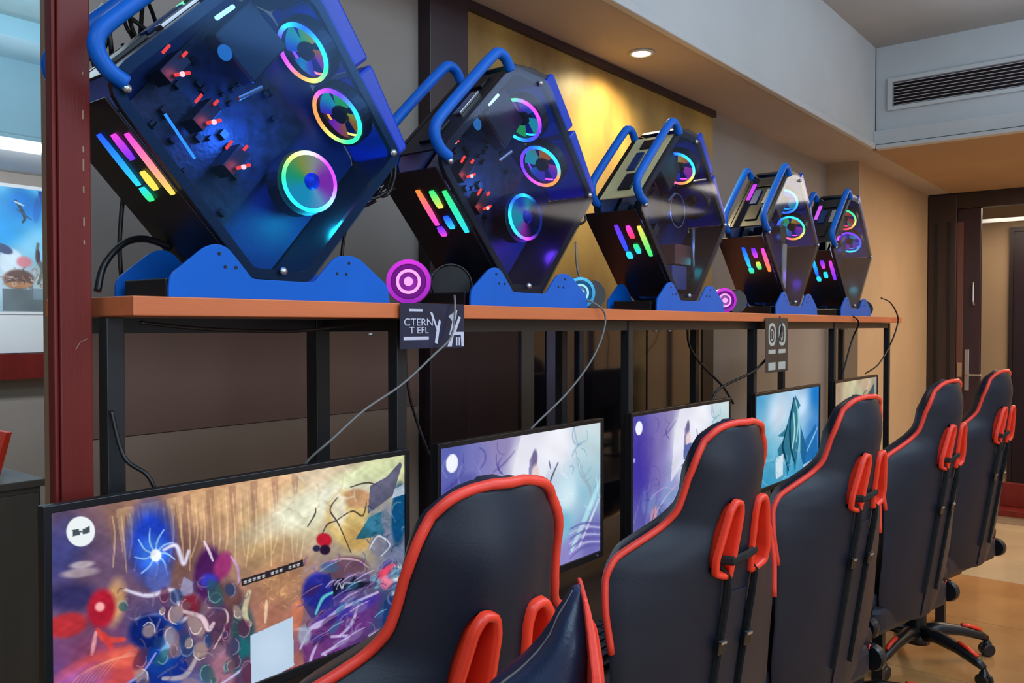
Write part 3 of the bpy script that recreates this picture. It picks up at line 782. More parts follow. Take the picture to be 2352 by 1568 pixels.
def art_crystal(p):
    """purple to white ice scene; drawing coordinates of a 560 x 330 picture"""
    p.base([(20, 20, (92, 100, 176)), (40, 150, (72, 66, 160)), (120, 40, (120, 120, 190)), (180, 20, (140, 130, 176)), (250, 60, (226, 226, 240)), (380, 40, (240, 240, 248)), (530, 30, (206, 222, 226)),
            (500, 160, (150, 196, 216)), (420, 170, (206, 230, 240)), (400, 230, (120, 190, 214)), (520, 290, (110, 106, 180)), (430, 310, (140, 132, 196)), (100, 280, (84, 80, 160)), (220, 260, (150, 150, 206)), (300, 200, (206, 214, 236))], 3)
    p.poly([(120, 0), (200, 0), (160, 200), (110, 330), (60, 330)], (150, 140, 190), 0.35); p.poly([(250, 0), (400, 0), (330, 120), (200, 210), (215, 90)], (238, 238, 248), 0.7)
    p.ell(510, 90, 60, 70, 0, (176, 206, 214), 0.4, 0.5)
    for k in range(5): p.stroke([(455 + 12 * k, 60 + 20 * k), (480 + 10 * k, 130 + 10 * k), (520, 110 + 26 * k)], 4, (150, 176, 190), 0.7)
    p.stroke([(560, 150), (500, 230), (440, 300)], 14, (176, 226, 236), 0.9); p.stroke([(560, 190), (520, 240), (470, 300)], 6, (230, 240, 250), 0.8)
    p.ell(60, 85, 50, 22, -10, (70, 78, 150), 0.5, 0.5)
    # slim standing figure
    p.ell(297, 62, 10, 24, 6, (96, 84, 130), 0.4, 0.85); p.poly([(280, 60), (292, 44), (288, 120), (270, 150), (276, 90)], (120, 110, 160), 0.8); p.ell(300, 96, 14, 22, 0, (226, 206, 206), 0.5)
    p.poly([(280, 110), (318, 108), (330, 150), (300, 170), (272, 150)], (80, 98, 166), 0.9); p.poly([(284, 165), (316, 160), (312, 240), (286, 240)], (92, 108, 176), 0.9); p.poly([(270, 235), (330, 232), (338, 330), (260, 330)], (214, 216, 226), 0.85)
    p.stroke([(262, 170), (300, 160), (330, 146)], 5, (52, 62, 110)); p.stroke([(345, 140), (362, 110), (385, 80)], 4, (80, 80, 110)); p.stroke([(350, 70), (356, 90)], 3, (90, 90, 130))
    for k in range(5): p.ell(60 + 40 * k, 240 + 15 * (k % 3), 12 + 5 * k, 34, 20 * k, (126, 160, 206), 0.6, 0.5)
    p.stroke([(90, 240), (160, 220), (230, 236)], 3, (170, 160, 206)); p.stroke([(110, 300), (140, 270), (190, 240), (240, 220)], 4, (190, 170, 210)); p.ell(110, 290, 16, 26, 20, (214, 156, 176), 0.5, 0.8)
    for k in range(7): p.stroke([(430, 250 + 12 * k), (490, 246 + 10 * k), (560, 262 + 9 * k)], 4, (200, 196, 232) if k % 2 else (98, 92, 166), 0.75)
    p.scribble(26, 0, 200, 30, 320, [(150, 150, 210), (60, 50, 140)], 3, 70, 6, 0.5); p.scribble(22, 380, 560, 40, 320, [(236, 244, 250), (120, 160, 190)], 3, 60, 7, 0.6)
    p.ell(34, 34, 17, 19, 0, (240, 244, 255), 0.1)
    p.grain(26, 0.03, 8)


def art_crystal_b(p):
    art_crystal(p)
    p.ell(30, 110, 70, 120, 0, (66, 50, 160), 0.9, 0.75); p.ell(120, 90, 60, 120, 0, (120, 96, 170), 0.9, 0.45); p.ell(34, 34, 17, 19, 0, (240, 244, 255), 0.1); p.ell(10, 120, 6, 6, 0, (170, 160, 236), 0.6)


def art_teal(p):
    p.base([(0, 0, (80, 160, 206)), (150, 80, (206, 222, 240)), (300, 60, (190, 216, 240)), (430, 30, (30, 120, 200)), (420, 200, (60, 130, 206)), (0, 200, (80, 176, 190)), (60, 330, (60, 150, 190)), (240, 320, (70, 160, 200)), (430, 320, (30, 100, 160)), (250, 180, (150, 206, 226))], 2.6)
    p.poly([(235, 60), (262, 20), (300, 62), (280, 80), (290, 200), (262, 320), (236, 240), (206, 330), (196, 250), (150, 250), (140, 210), (190, 170), (140, 160), (196, 140)], (40, 110, 136), 0.9)
    p.stroke([(250, 30), (225, 120), (230, 210), (260, 280)], 8, (14, 54, 80)); p.stroke([(262, 40), (285, 110), (270, 200)], 7, (150, 206, 206)); p.stroke([(206, 130), (175, 200), (190, 240), (215, 300)], 8, (14, 60, 84)); p.stroke([(250, 90), (258, 160), (240, 220)], 9, (170, 214, 214))
    p.poly([(300, 140), (350, 240), (330, 320), (300, 250)], (24, 90, 136), 0.85); p.poly([(340, 200), (420, 150), (440, 330), (310, 330)], (24, 100, 166), 0.7); p.stroke([(350, 250), (400, 200), (430, 170)], 7, (130, 190, 230))
    p.poly([(128, 240), (180, 232), (176, 310), (130, 318)], (206, 228, 240)); p.poly([(320, 300), (400, 292), (400, 312), (320, 322)], (170, 206, 226), 0.9)
    p.scribble(24, 0, 440, 230, 330, [(60, 140, 180), (150, 206, 226)], 4, 60, 9, 0.5); p.grain(24, 0.03, 4)


def art_beige(p):
    p.base([(0, 0, (166, 140, 116)), (200, 30, (206, 196, 160)), (400, 40, (196, 170, 140)), (0, 200, (180, 150, 120)), (300, 200, (176, 190, 176)), (500, 200, (120, 150, 160)), (0, 330, (90, 76, 80)), (500, 330, (70, 80, 90))], 2.6)
    p.poly([(330, 150), (400, 90), (520, 30), (540, 200), (520, 330), (450, 250)], (60, 76, 84), 0.85); p.stroke([(340, 90), (420, 130), (500, 60)], 10, (70, 80, 76)); p.stroke([(440, 110), (480, 200), (520, 300)], 12, (190, 206, 216)); p.ell(320, 90, 70, 40, 0, (150, 170, 130), 0.8, 0.6)
    p.scribble(30, 250, 540, 40, 330, [(210, 220, 220), (50, 60, 70)], 5, 90, 10, 0.7); p.grain(24, 0.05, 4)


STD = [(0, 0), (560, 0), (560, 330), (0, 330)]
TEALC = [(0, 0), (440, 0), (440, 330), (0, 330)]
mons = [
    (0.437, 1.065, 0.0, art_battle, [(78, 478), (2275, 112), (2262, 1230), (78, 1700)], (540, 304), 'black monitor nearest the red post showing a crowded fantasy battle scene'),
    (1.138, 1.718, 0.0, art_crystal, STD, (240, 140), 'black monitor with a pale purple ice wallpaper behind the nearest gaming chair'),
    (1.847, 2.449, 0.0, art_crystal_b, STD, (220, 130), 'black monitor with violet wallpaper of a slim standing figure, third from the red post'),
    (2.635, 3.265, 0.0, art_teal, TEALC, (180, 110), 'black monitor with a teal wallpaper of a winged shape, fourth in the row'),
    (3.435, 4.04, 0.0, art_beige, STD, (140, 80), 'black monitor with a beige wallpaper at the far end of the desk'),
]
MG = 'monitors along the desk'
ZM0, ZM1 = 0.857, 1.195
for i, (xa, xb, dy, art, cor, (nx, ny), lab) in enumerate(mons):
    W = xb - xa; xm = (xa + xb) / 2
    t = thing('monitor', lab, 'monitor', (xm, 1.10, 0.75), 0, MG)
    H = ZM1 - ZM0; b0 = 0.010
    h = W / 2; z0 = ZM0 - 0.75; z1 = ZM1 - 0.75
    MB().ring([(-h, z0), (h, z0), (h, z1), (-h, z1)], [(-h + b0, z0 + 0.016), (h - b0, z0 + 0.016), (h - b0, z1 - b0), (-h + b0, z1 - b0)], 0, 0.010).build('bezel', M_black, t, bevel=0.001)
    sc_ = canvas('screen', W - 2 * b0, H - 0.016 - b0, nx, ny, cor, art, E_screen, t, 0.0)
    sc_.location = (-h + b0, 0.004, z0 + 0.016)
    MB().box(-h + 0.001, h - 0.001, 0.0102, 0.022, z0 + 0.001, z1 - 0.001).box(-h * 0.6, h * 0.6, 0.0221, 0.026, z0 + 0.04, z1 - 0.09).build('rear_shell', M_black, t, bevel=0.003)
    MB().box(-0.03, 0.03, 0.045, 0.06, 0.008, z0 + 0.14).box(-0.03, 0.03, 0.0262, 0.05, z0 + 0.10, z0 + 0.14).build('stand_neck', M_black, t, bevel=0.002)
    MB().prism(roundpoly([(-0.13, -0.06), (0.13, -0.06), (0.10, 0.11), (-0.10, 0.11)], 0.03), 0.0, 0.010, Matrix(((1, 0, 0, 0), (0, 0, 1, 0), (0, 1, 0, 0), (0, 0, 0, 1)))).build('stand_base', M_black, t, bevel=0.002)
    MB().lathe([(0, 0), (0.003, 0), (0.003, 0.002), (0, 0.002)], 10, Matrix.Translation((h - 0.03, -0.0006, z0 + 0.008)) @ Matrix.Rotation(PI / 2, 4, 'X')).build('power_button', M_silver, t)

# keyboards and mice on the desk
names = ['first', 'second', 'third', 'fourth', 'fifth']
where = ['in front of the battle scene monitor', 'in front of the pale ice wallpaper monitor', 'in front of the violet wallpaper monitor', 'in front of the teal monitor', 'in front of the beige monitor at the far end']
kb0 = None
mo0 = None


def copytree(o, parent=None):
    c = o.copy(); COL.objects.link(c); c.parent = parent
    for ch in list(o.children):
        copytree(ch, c)
    return c


for i, (xa, xb, *_r) in enumerate(mons):
    xm = (xa + xb) / 2
    if kb0 is None:
        kb0 = thing('keyboard', '', 'keyboard', (0, 0, 0.75), 0, 'keyboards on the desk')
        MB().prism([(-0.065, 0.0), (0.065, 0.0), (0.065, 0.022), (-0.065, 0.012)], -0.215, 0.215, Matrix.Rotation(PI / 2, 4, 'Z')).build('keyboard_body', M_black, kb0, bevel=0.002)
        kk = MB()
        for r in range(5):
            for c in range(14):
                x = -0.2 + c * 0.0288; y = -0.05 + r * 0.0215; z = 0.0145 + r * 0.0017
                kk.box(x, x + 0.025, y, y + 0.018, z - 0.002, z + 0.006)
        kk.build('keycaps', M_key, kb0, kind='stuff')
        kt = kb0
        mo0 = thing('mouse', '', 'mouse', (0, 0, 0.75), 0, 'mice on the desk')
        MB().lathe([(0.0, 0.038), (0.3, 0.036), (0.65, 0.03), (0.92, 0.018), (1.0, 0.008), (0.97, 0.0), (0, 0)][::-1], 20, Matrix.Diagonal((0.032, 0.06, 1, 1))).build('mouse_body', M_black, mo0, smooth=True)
        MB().tube([(-0.02, -0.03, 0.02), (0, -0.052, 0.0165), (0.02, -0.03, 0.02)], 0.004, 6).build('light_strip', E_mouse, mo0)
        mt = mo0
    else:
        kt = copytree(kb0); mt = copytree(mo0)
    kt.location = (xm - 0.02, 0.935, 0.7505); kt.rotation_euler = (0, 0, 0)
    mt.location = (xm + 0.27, 0.95, 0.7505)
    if i == 1: mt.location = (1.80, 1.09, 0.7505)
    kt['label'] = 'black gaming keyboard ' + where[i]; mt['label'] = 'black mouse with a blue glow ' + where[i]

# ------------------------------------------------------------------ open-frame computer cases on the shelf
A_ = (-0.068, 0.033); B_ = (0.042, 0.031); C_ = (0.252, 0.270); D_ = (0.062, 0.508); E_p = (-0.062, 0.515); F_ = (-0.296, 0.286)
GL = [A_, B_, C_, D_, E_p, F_]
GR = roundpoly(GL, [0.01, 0.01, 0.02, 0.02, 0.02, 0.045])
YB = 0.150      # rear plate
nur = Vector((0.783, 0, 0.622)); eur = Vector((0.622, 0, -0.783))
PK = (236, 70, 220); VI = (120, 50, 240); BL = (40, 90, 250); CY = (50, 220, 240); GN = (60, 235, 130); YL = (245, 225, 90); OR = (250, 140, 60); RD = (250, 60, 90); DB = (10, 30, 90)


def ring_mesh(name, R, r, axis, c, stops, t0, m, parent, flatk=1.0, seg=40):
    ax = Vector(axis).normalized(); u = ax.orthogonal().normalized()
    ref = Vector((0, 0, 1)) - ax * ax.z
    if ref.length > 0.1: u = ref.normalized()
    v_ = ax.cross(u); c = Vector(c)
    pts = [c + (u * math.cos(2 * PI * k / seg) + v_ * math.sin(2 * PI * k / seg)) * R for k in range(seg)]
    o = MB().tube(pts, r, 6, closed=True, flat=flatk).build(name, m, parent, smooth=True)
    cols = []
    for k in range(seg): cols += [hue(stops, t0 + k / seg)] * 6
    colattr(o.data, np.array(cols))
    return o


def disc_mesh(name, R, axis, c, stops, t0, m, parent, seg=28, inner=0.25, arcs=None):
    ax = Vector(axis).normalized()
    ref = Vector((0, 0, 1)) - ax * ax.z
    u = ref.normalized() if ref.length > 0.1 else ax.orthogonal().normalized()
    v_ = ax.cross(u); c = Vector(c); V = []; F = []; cl = []
    nb = arcs or 1
    for b in range(nb):
        a0 = 2 * PI * b / nb; a1 = a0 + 2 * PI / nb * (0.72 if arcs else 1.0)
        n = len(V); st = 8 if arcs else seg
        for k in range(st + 1):
            a = a0 + (a1 - a0) * k / st
            for rr, tw in ((inner * R, 0.0), (R, 0.5 if arcs else 0.0)):
                aa = a + (tw * 0.5 if rr == R else 0)
                lift = (0.006 * (k / st) if arcs else 0)
                for dd in (0.0, 0.0015):
                    V.append(c + (u * math.cos(aa) + v_ * math.sin(aa)) * rr + ax * (lift + dd)); h_ = hue(stops, t0 + aa / (2 * PI)); cl.append(h_)
        for k in range(st):
            i = n + 4 * k
            F += [(i, i + 2, i + 6, i + 4), (i + 1, i + 5, i + 7, i + 3), (i + 2, i + 3, i + 7, i + 6), (i, i + 4, i + 5, i + 1)]
    o = mesh(name, V, F, m, parent)
    colattr(o.data, np.array(cl))
    return o


def fan(parent, c, axis, stops, t0, lit=True, R=0.050, tocam=None):
    ax = Vector(axis).normalized(); c = Vector(c)
    q = Vector((0, 0, 1)).rotation_difference(ax).to_matrix().to_4x4()
    M = Matrix.Translation(c) @ q
    f = MB().lathe([(R + 0.004, -0.012), (R + 0.009, -0.012), (R + 0.009, 0.012), (R + 0.004, 0.012), (R + 0.004, -0.012)], 32, M).build('fan', M_casedark, parent)
    if lit:
        ring_mesh('light_ring', R, 0.0040, ax, c - ax * 0.013, stops, t0, E_ring, f)
        ring_mesh('light_ring', R, 0.0022, ax, c + ax * 0.013, stops, t0 + 0.1, E_ring, f)
        disc_mesh('blades', R - 0.004, ax, c - ax * 0.004, stops, t0 + 0.35, E_soft, f, arcs=4, inner=0.3)
    MB().lathe([(0.0, -0.008), (0.016, -0.008), (0.017, -0.004), (0.017, 0.008), (0, 0.008)], 18, M).build('fan_hub', M_casedark, f, smooth=False)
    return f


def vents(parent, cols):
    """three lit slots on the lower-left side face"""
    s = Vector((A_[0] - F_[0], 0, A_[1] - F_[1])).normalized(); n = Vector((s.z, 0, -s.x))
    if n.x > 0: n = -n
    mid = Vector((F_[0], 0, F_[1])) + s * 0.122 + n * 0.004
    spec = [(0.042, -0.046, 0.056, 0.015, 0), (0.075, -0.050, -0.008, 0.017, 1), (0.075, 0.012, 0.044, 0.017, 2), (0.110, -0.056, 0.032, 0.015, 3), (0.108, 0.036, 0.060, 0.018, 4)]
    for (y, s0, s1, wd, ci) in spec:
        y -= 0.015
        V = []; F = []; cl = []
        N = 8
        ca, cb_ = cols[ci]
        for k in range(N + 1):
            t = k / N; sc = math.sin(PI * min(1, max(0, 0.12 + 0.76 * t))) ** 0.4
            for yy in (-wd / 2 * sc, wd / 2 * sc):
                for d in (0.0, 0.003):
                    V.append(mid + s * (s0 + (s1 - s0) * t) + Vector((0, y + yy, 0)) + n * d)
                    cl.append(lin([ca[q] * (1 - t) + cb_[q] * t for q in range(3)])[:3])
        for k in range(N):
            i = 4 * k
            F += [(i + 1, i + 3, i + 7, i + 5), (i, i + 1, i + 5, i + 4), (i + 3, i + 2, i + 6, i + 7), (i + 2, i, i + 4, i + 6)]
        F += [(0, 2, 3, 1), (4 * N, 4 * N + 1, 4 * N + 3, 4 * N + 2)]
        o = mesh('vent_light', V, F, E_vent, parent)
        colattr(o.data, np.array(cl))


def slab(name, P, Q, th, y0, y1, m, parent, bevel=0.001):
    """plate along the edge P->Q (xz), thickness th to the outside (negative = inside)"""
    p = Vector((P[0], P[1])); q = Vector((Q[0], Q[1])); e = (q - p).normalized(); n = Vector((e.y, -e.x))
    c = Vector((0, 0.27))
    if n.dot((p + q) / 2 - c) < 0: n = -n
    pts = [tuple(p), tuple(q), tuple(q + n * th), tuple(p + n * th)]
    return MB().prism(pts, y0, y1).build(name, m, parent, bevel=bevel)


def make_case(xc, label, cfg):
    t = thing('computer_case', label, 'computer', (xc, 1.12, ZSH), cfg.get('rz', 0), 'computer cases on the shelf')
    dx = cfg.get('dx', 0.0)
    gi = inset(GL, 0.012)
    # front frame, glass, tray
    MB().ring(GR, roundpoly(inset(GL, 0.016), [0.008, 0.008, 0.015, 0.015, 0.015, 0.035]), 0.004, 0.014).build('front_frame', cfg.get('frame', M_casedark), t)
    g = MB().prism(GR, 0.0, 0.0035).build('glass_panel', cfg['glass'], t)
    for (sx, sz) in ((-0.262, 0.280), (-0.012, 0.046), (0.226, 0.272), (0.03, 0.495)):
        MB().lathe([(0.0, -0.007), (0.005, -0.006), (0.0065, -0.002), (0.0065, 0.0)], 14, Matrix.Translation((sx, 0, sz)) @ Matrix.Rotation(-PI / 2, 4, 'X') @ Matrix.Scale(1, 4)).build('thumb_screw', M_silver, g, smooth=True)
    MB().prism(inset(GR, 0.006), YB - 0.02, YB - 0.014).build('tray', cfg['tray'], t)
    MB().ring(GR, roundpoly(inset(GL, 0.018), [0.008, 0.008, 0.015, 0.015, 0.015, 0.035]), YB - 0.012, YB).build('rear_frame', M_casedark, t)
    # side plates
    Fs = (-0.284, 0.266); As = (-0.078, 0.044)
    slab('lower_left_panel', Fs, As, -0.004, 0.016, YB + 0.03, M_casedark, t)
    slab('lower_right_panel', B_, C_, -0.004, 0.016, YB - 0.014, cfg.get('lr', M_casedark), t)
    slab('upper_left_panel', (-0.275, 0.305), (-0.075, 0.502), -0.004, 0.016, YB - 0.014, cfg.get('top', M_casedark), t)
    # slots and ports cut in the top plate show as raised dark blocks
    ul = (Vector((-0.075, 0.502)) - Vector((-0.275, 0.305))).normalized(); un = Vector((-ul.y, ul.x))
    for k, (a, b, y0, y1, mm) in enumerate([(0.03, 0.10, 0.05, 0.09, M_black), (0.12, 0.20, 0.035, 0.055, M_silver), (0.12, 0.20, 0.075, 0.10, M_tray), (0.22, 0.26, 0.04, 0.10, M_black)]):
        p = Vector((-0.275, 0.305)) + ul * a; q = Vector((-0.275, 0.305)) + ul * b
        MB().prism([tuple(p), tuple(q), tuple(q + un * 0.006), tuple(p + un * 0.006)], y0, y1).build('port_block', mm, t, bevel=0.001)
    if cfg.get('toplight'):
        p = Vector((-0.275, 0.305)) + ul * 0.15; q = Vector((-0.275, 0.305)) + ul * 0.24
        o = MB().prism([tuple(p), tuple(q), tuple(q + un * 0.0035), tuple(p + un * 0.0035)], 0.108, 0.122).build('top_light', E_vent, t)
        colattr(o.data, np.array([lin(cfg['toplight'])[:3]] * len(o.data.vertices)))
    # blue shroud along the upper right edge, in two lengths
    d0 = Vector(D_); c0 = Vector(C_); n2 = Vector((0.783, 0.622))
    for f0, f1 in ((0.0, 0.44), (0.47, 1.0)):
        p = d0.lerp(c0, f0); q = d0.lerp(c0, f1)
        w0 = 0.050 if f0 == 0 else 0.048; w1 = 0.048 if f0 == 0 else 0.034
        MB().prism([tuple(p + n2 * 0.002), tuple(q + n2 * 0.002), tuple(q + n2 * w1), tuple(p + n2 * w0)], 0.014, YB - 0.01).build('shroud', M_bluedark, t, bevel=0.006)
    MB().prism([tuple(E_p), tuple(D_), tuple(d0 + n2 * 0.03), (0.02, 0.532), (-0.04, 0.526)], 0.016, YB - 0.014).build('top_cap', M_casedark, t, bevel=0.003)
    # handles
    hp = [(-0.262, 0.288), (-0.285, 0.300), (-0.300, 0.322), (-0.297, 0.346), (-0.27, 0.378), (-0.19, 0.458), (-0.135, 0.511), (-0.112, 0.527), (-0.088, 0.522), (-0.070, 0.500)]
    for y in (0.002, YB - 0.006):
        pp = curve([(x, 0, z) for x, z in hp], 5)
        o = MB().tube([(q.x, y, q.z) for q in pp], 0.0115, 10).build('handle', cfg.get('handle', M_blue), t, smooth=True)
    # stand: two blue plates and the black block between them
    SP = roundpoly([(-0.207, 0.0), (0.212, 0.0), (0.208, 0.030), (0.136, 0.079), (0.092, 0.078), (0.045, 0.030), (-0.071, 0.031), (-0.116, 0.080), (-0.146, 0.079), (-0.206, 0.030)], [0.002, 0.002, 0.012, 0.018, 0.018, 0.006, 0.006, 0.018, 0.018, 0.012])
    for y in (-0.006, YB - 0.0):
        pl = MB().prism(SP, y, y + 0.005).build('foot_plate', M_blue, t, bevel=0.0008)
        if y < 0:
            for (hx, hz) in ((-0.128, 0.066), (-0.118, 0.047), (-0.100, 0.047), (0.118, 0.066), (0.092, 0.047), (0.112, 0.047)):
                MB().lathe([(0, 0), (0.0026, 0), (0.0026, 0.0008), (0, 0.0008)], 10, Matrix.Translation((hx, y - 0.0001, hz)) @ Matrix.Rotation(PI / 2, 4, 'X')).build('hole', M_black, pl)
    for xa_, xb_ in ((-0.20, -0.12), (0.12, 0.20), (-0.07, 0.045)):
        MB().box(xa_, xb_, 0.016, YB - 0.014, 0.0, 0.028).build('foot_block', M_black, t, bevel=0.002)
    # inside: board, card, memory with red lamps, supply, cooler, fans
    R45 = Matrix.Translation((-0.06, 0, 0.29)) @ Matrix.Rotation(math.radians(40), 4, 'Y')
    mbd = MB().box(-0.11, 0.12, 0.118, 0.124, -0.13, 0.14, R45).build('motherboard', M_board, t)
    cmp_ = MB()
    rr = random.Random(7)
    for k in range(26):
        x = rr.uniform(-0.1, 0.1); z = rr.uniform(-0.12, 0.12); a = rr.uniform(0.004, 0.014); b = rr.uniform(0.004, 0.014)
        cmp_.box(x, x + a, 0.108, 0.118, z, z + b, R45)
    cmp_.build('board_components', M_casedark, mbd, kind='stuff')
    gm = MB().box(-0.105, -0.012, 0.05, 0.085, 0.065, 0.165, R45).build('graphics_card', M_casedark, t, bevel=0.004)
    if cfg.get('logo', True):
        lc = Matrix.Translation((cfg.get('logox', -0.062), 0.044, 0.382)) @ Matrix.Rotation(PI / 2, 4, 'X')
        MB().lathe([(0, 0), (0.0125, 0), (0.0125, 0.001), (0, 0.001)], 24, lc).build('logo_disc', E_logo, gm)
    MB().tube([(-0.065, 0.04, 0.315), (-0.022, 0.04, 0.342)], 0.004, 8).build('card_bracket', M_silver, gm)
    for k in range(3):
        bx = -0.205 + k * 0.052 + dx; bz = 0.352 - k * 0.062
        mm = MB().box(-0.012, 0.012, 0.07, 0.108, -0.028, 0.024, Matrix.Translation((bx + 0.02, 0, bz)) @ Matrix.Rotation(math.radians(-32 + 72), 4, 'Y')).build('memory_block', M_casedark, t, bevel=0.001)
        if cfg.get('red', True):
            ld = Matrix.Translation((bx + 0.0, 0.062, bz + 0.018)) @ Matrix.Rotation(math.radians(38), 4, 'Y')
            MB().box(-0.002, 0.002, 0, 0.003, -0.009, 0.009, ld).build('red_lamp', E_redled, mm)
            MB().box(-0.002, 0.002, 0, 0.004, -0.005, 0.005, Matrix.Translation((bx + 0.03, 0.062, bz + 0.018)) @ Matrix.Rotation(math.radians(38), 4, 'Y')).build('red_lamp', E_redled, mm)
            lc = Matrix.Translation((bx + 0.024, 0.062, bz - 0.014))
            MB().lathe([(0, 0), (0.004, 0), (0.004, 0.003), (0, 0.003)], 12, lc @ Matrix.Rotation(PI / 2, 4, 'X')).build('red_core', E_redcore, mm)
            point('red_glow', (bx + 0.02, 0.05, bz - 0.01), 0.06, (1.0, 0.08, 0.04), 0.008, t)
            MB().tube([(bx + 0.014, 0.064, bz - 0.017), (bx + 0.038, 0.064, bz - 0.008)], 0.0028, 6).build('red_bar', E_redled, mm)
    MB().tube([(-0.108, 0.03, 0.425), (-0.078, 0.03, 0.452)], 0.0035, 6).build('white_strip', E_white, t)
    if cfg.get('cyan', True):
        MB().tube([(-0.215 + dx, 0.05, 0.27), (-0.168 + dx, 0.05, 0.212)], 0.0025, 6).build('cyan_strip', E_cyan, t)
    if cfg.get('blueglow', True):
        point('led_glow', (-0.02, 0.06, 0.28), cfg.get('pw', 0.5), cfg.get('pc', (0.05, 0.22, 1.0)), 0.02, t)
        point('led_glow', (0.11, 0.05, 0.15), cfg.get('pw', 0.5) * cfg.get('pk', 0.8), cfg.get('pc2', (0.02, 0.6, 0.6)), 0.02, t)
    st = cfg['stops']
    f1 = (0.052 + dx, 0.064, 0.434); f2 = (0.126 + dx, 0.064, 0.340)
    fan(t, f1, nur, st[0], cfg['t'][0], True)
    fan(t, f2, nur, st[1], cfg['t'][1], cfg.get('f2', True))
    if st[2]:
        cc = (0.050 + dx, 0.056, 0.207); ax = (-0.12, -1, 0.08)
        ck = MB().lathe([(0, 0), (0.057, 0), (0.057, 0.03), (0, 0.03)], 28, Matrix.Translation((cc[0], 0.070, cc[2])) @ Matrix.Rotation(-PI / 2, 4, 'X')).build('cpu_cooler', M_casedark, t)
        ring_mesh('light_ring', 0.050, 0.0038, ax, cc, st[2], cfg['t'][2], E_ring, ck)
        disc_mesh('blades', 0.046, ax, cc, st[2], cfg['t'][2] + 0.05, E_soft, ck, inner=0.22)
        MB().lathe([(0, 0), (0.014, 0.001), (0.015, 0.006), (0, 0.006)], 20, Matrix.Translation((cc[0], cc[1] - 0.01, cc[2])) @ Matrix.Rotation(-PI / 2, 4, 'X')).build('hub_cap', M_bluedark, ck, smooth=True)
    else:
        ck = MB().lathe([(0, 0), (0.034, 0), (0.036, 0.012), (0.036, 0.03), (0, 0.03)], 28, Matrix.Translation((0.03, 0.06, 0.30)) @ Matrix.Rotation(-PI / 2, 4, 'X')).build('cpu_cooler', M_casedark, t, smooth=False)
        if cfg.get('psu'):
            MB().tube([(0.03 + 0.045 * math.cos(a * PI / 16), 0.058, 0.30 + 0.05 * math.sin(a * PI / 16)) for a in range(32)], 0.0014, 5, closed=True).build('rim', M_silver, ck)
    if cfg.get('plate'):
        (pa, pb, pc_, pd) = cfg['plate']
        MB().prism([(pa, pb), (pc_, pb), (pc_ + 0.01, pd), (pa, pd)], 0.070, 0.076).build('wall_tone_plate', M_cream, t, bevel=0.001)  # added plate in the tone of the wall seen through the glass
        MB().prism([(-0.035, 0.07), (0.03, 0.07), (0.035, 0.19), (-0.06, 0.19)], 0.085, 0.10).build('violet_cover', mat('violet_plate', (84, 52, 170), 0.4), t, bevel=0.001)
    if cfg.get('psu'):
        MB().box(0.0, 0.10, 0.05, 0.10, 0.14, 0.20).build('power_supply', mat('red_brown_plate', (150, 82, 66), 0.45), t, bevel=0.002)
        MB().box(-0.035, 0.055, 0.04, 0.09, 0.065, 0.135).build('power_box', mat('blue_grey_plate', (96, 110, 160), 0.35, 0.3), t, bevel=0.002)
        MB().tube([(0.085, 0.035, 0.25), (0.082, 0.035, 0.10)], 0.006, 8).build('coolant_tube', M_silver, t, smooth=True)
    vents(t, cfg['vent'])
    return t


RB = [PK, VI, BL, CY, GN, YL, OR]
c1 = dict(glass=M_glass_blue, tray=M_tray, dx=0.035, pw=1.1, rz=0.0, logox=-0.085,
          stops=[[CY, BL, CY, GN, YL, OR, PK, VI], [PK, VI, CY, GN, GN, YL, OR, OR], [(255, 225, 190), YL, GN, CY, CY, (180, 240, 255), PK, PK]], t=[0.0, 0.0, 0.0],
          vent=[(PK, YL), (PK, VI), (YL, YL), (BL, CY), (CY, GN)], toplight=(120, 255, 200))
c2 = dict(glass=M_glass_smoke, tray=M_tray, pw=0.4, pc2=(0.22, 0.06, 1.0), logox=-0.13,
          stops=[[GN, PK, PK, VI, BL, CY, CY, GN], [BL, CY, CY, OR, OR, PK, VI, VI], [CY, BL, CY, CY, PK, DB, DB, DB]], t=[0, 0, 0],
          vent=[(GN, CY), (GN, YL), (BL, CY), (OR, PK), (VI, PK)], toplight=(240, 120, 220))
c3 = dict(glass=M_glass_smoke, tray=M_tray, pw=0.15, top=M_cream, red=False, cyan=False, psu=True, f2=False, logo=False,  # top plate coloured cream for the downlight falling on it
          handle=M_blue, stops=[[BL, CY, CY, YL, OR, PK, PK, BL], [DB, DB], None], t=[0, 0, 0],
          vent=[(YL, GN), (PK, RD), (GN, CY), (VI, BL), (CY, CY)])
c4 = dict(plate=(0.055, 0.10, 0.085, 0.27), glass=M_glass_smoke, tray=M_tray, pw=0.18, pc2=(0.25, 0.08, 1.0), red=False, cyan=False, logo=False,
          stops=[[CY, CY, BL, CY], [CY, CY, GN, YL, OR, PK, VI, BL], None], t=[0, 0, 0],
          vent=[(PK, OR), (VI, PK), (YL, GN), (BL, CY), (CY, GN)], toplight=(200, 70, 230))
c5 = dict(plate=(-0.16, 0.17, -0.09, 0.32), glass=M_glass_smoke, tray=M_tray, pw=0.18, red=False, cyan=False, logo=False, lr=M_casedark,
          stops=[[GN, GN, YL, RD, RD, GN], [VI, VI, BL, CY, BL, PK], None], t=[0, 0, 0],
          vent=[(PK, VI), (VI, PK), (CY, CY), (CY, BL), (CY, CY)], toplight=(200, 90, 230))
make_case(0.818, 'largest looking blue framed hexagonal computer case beside the red post, rainbow fans and red lamps', c1)
make_case(1.455, 'blue handled hexagonal computer case in front of the dark jamb, three rainbow rings', c2)
make_case(2.210, 'hexagonal computer case with a top plate coloured cream for the downlight on it', c3)
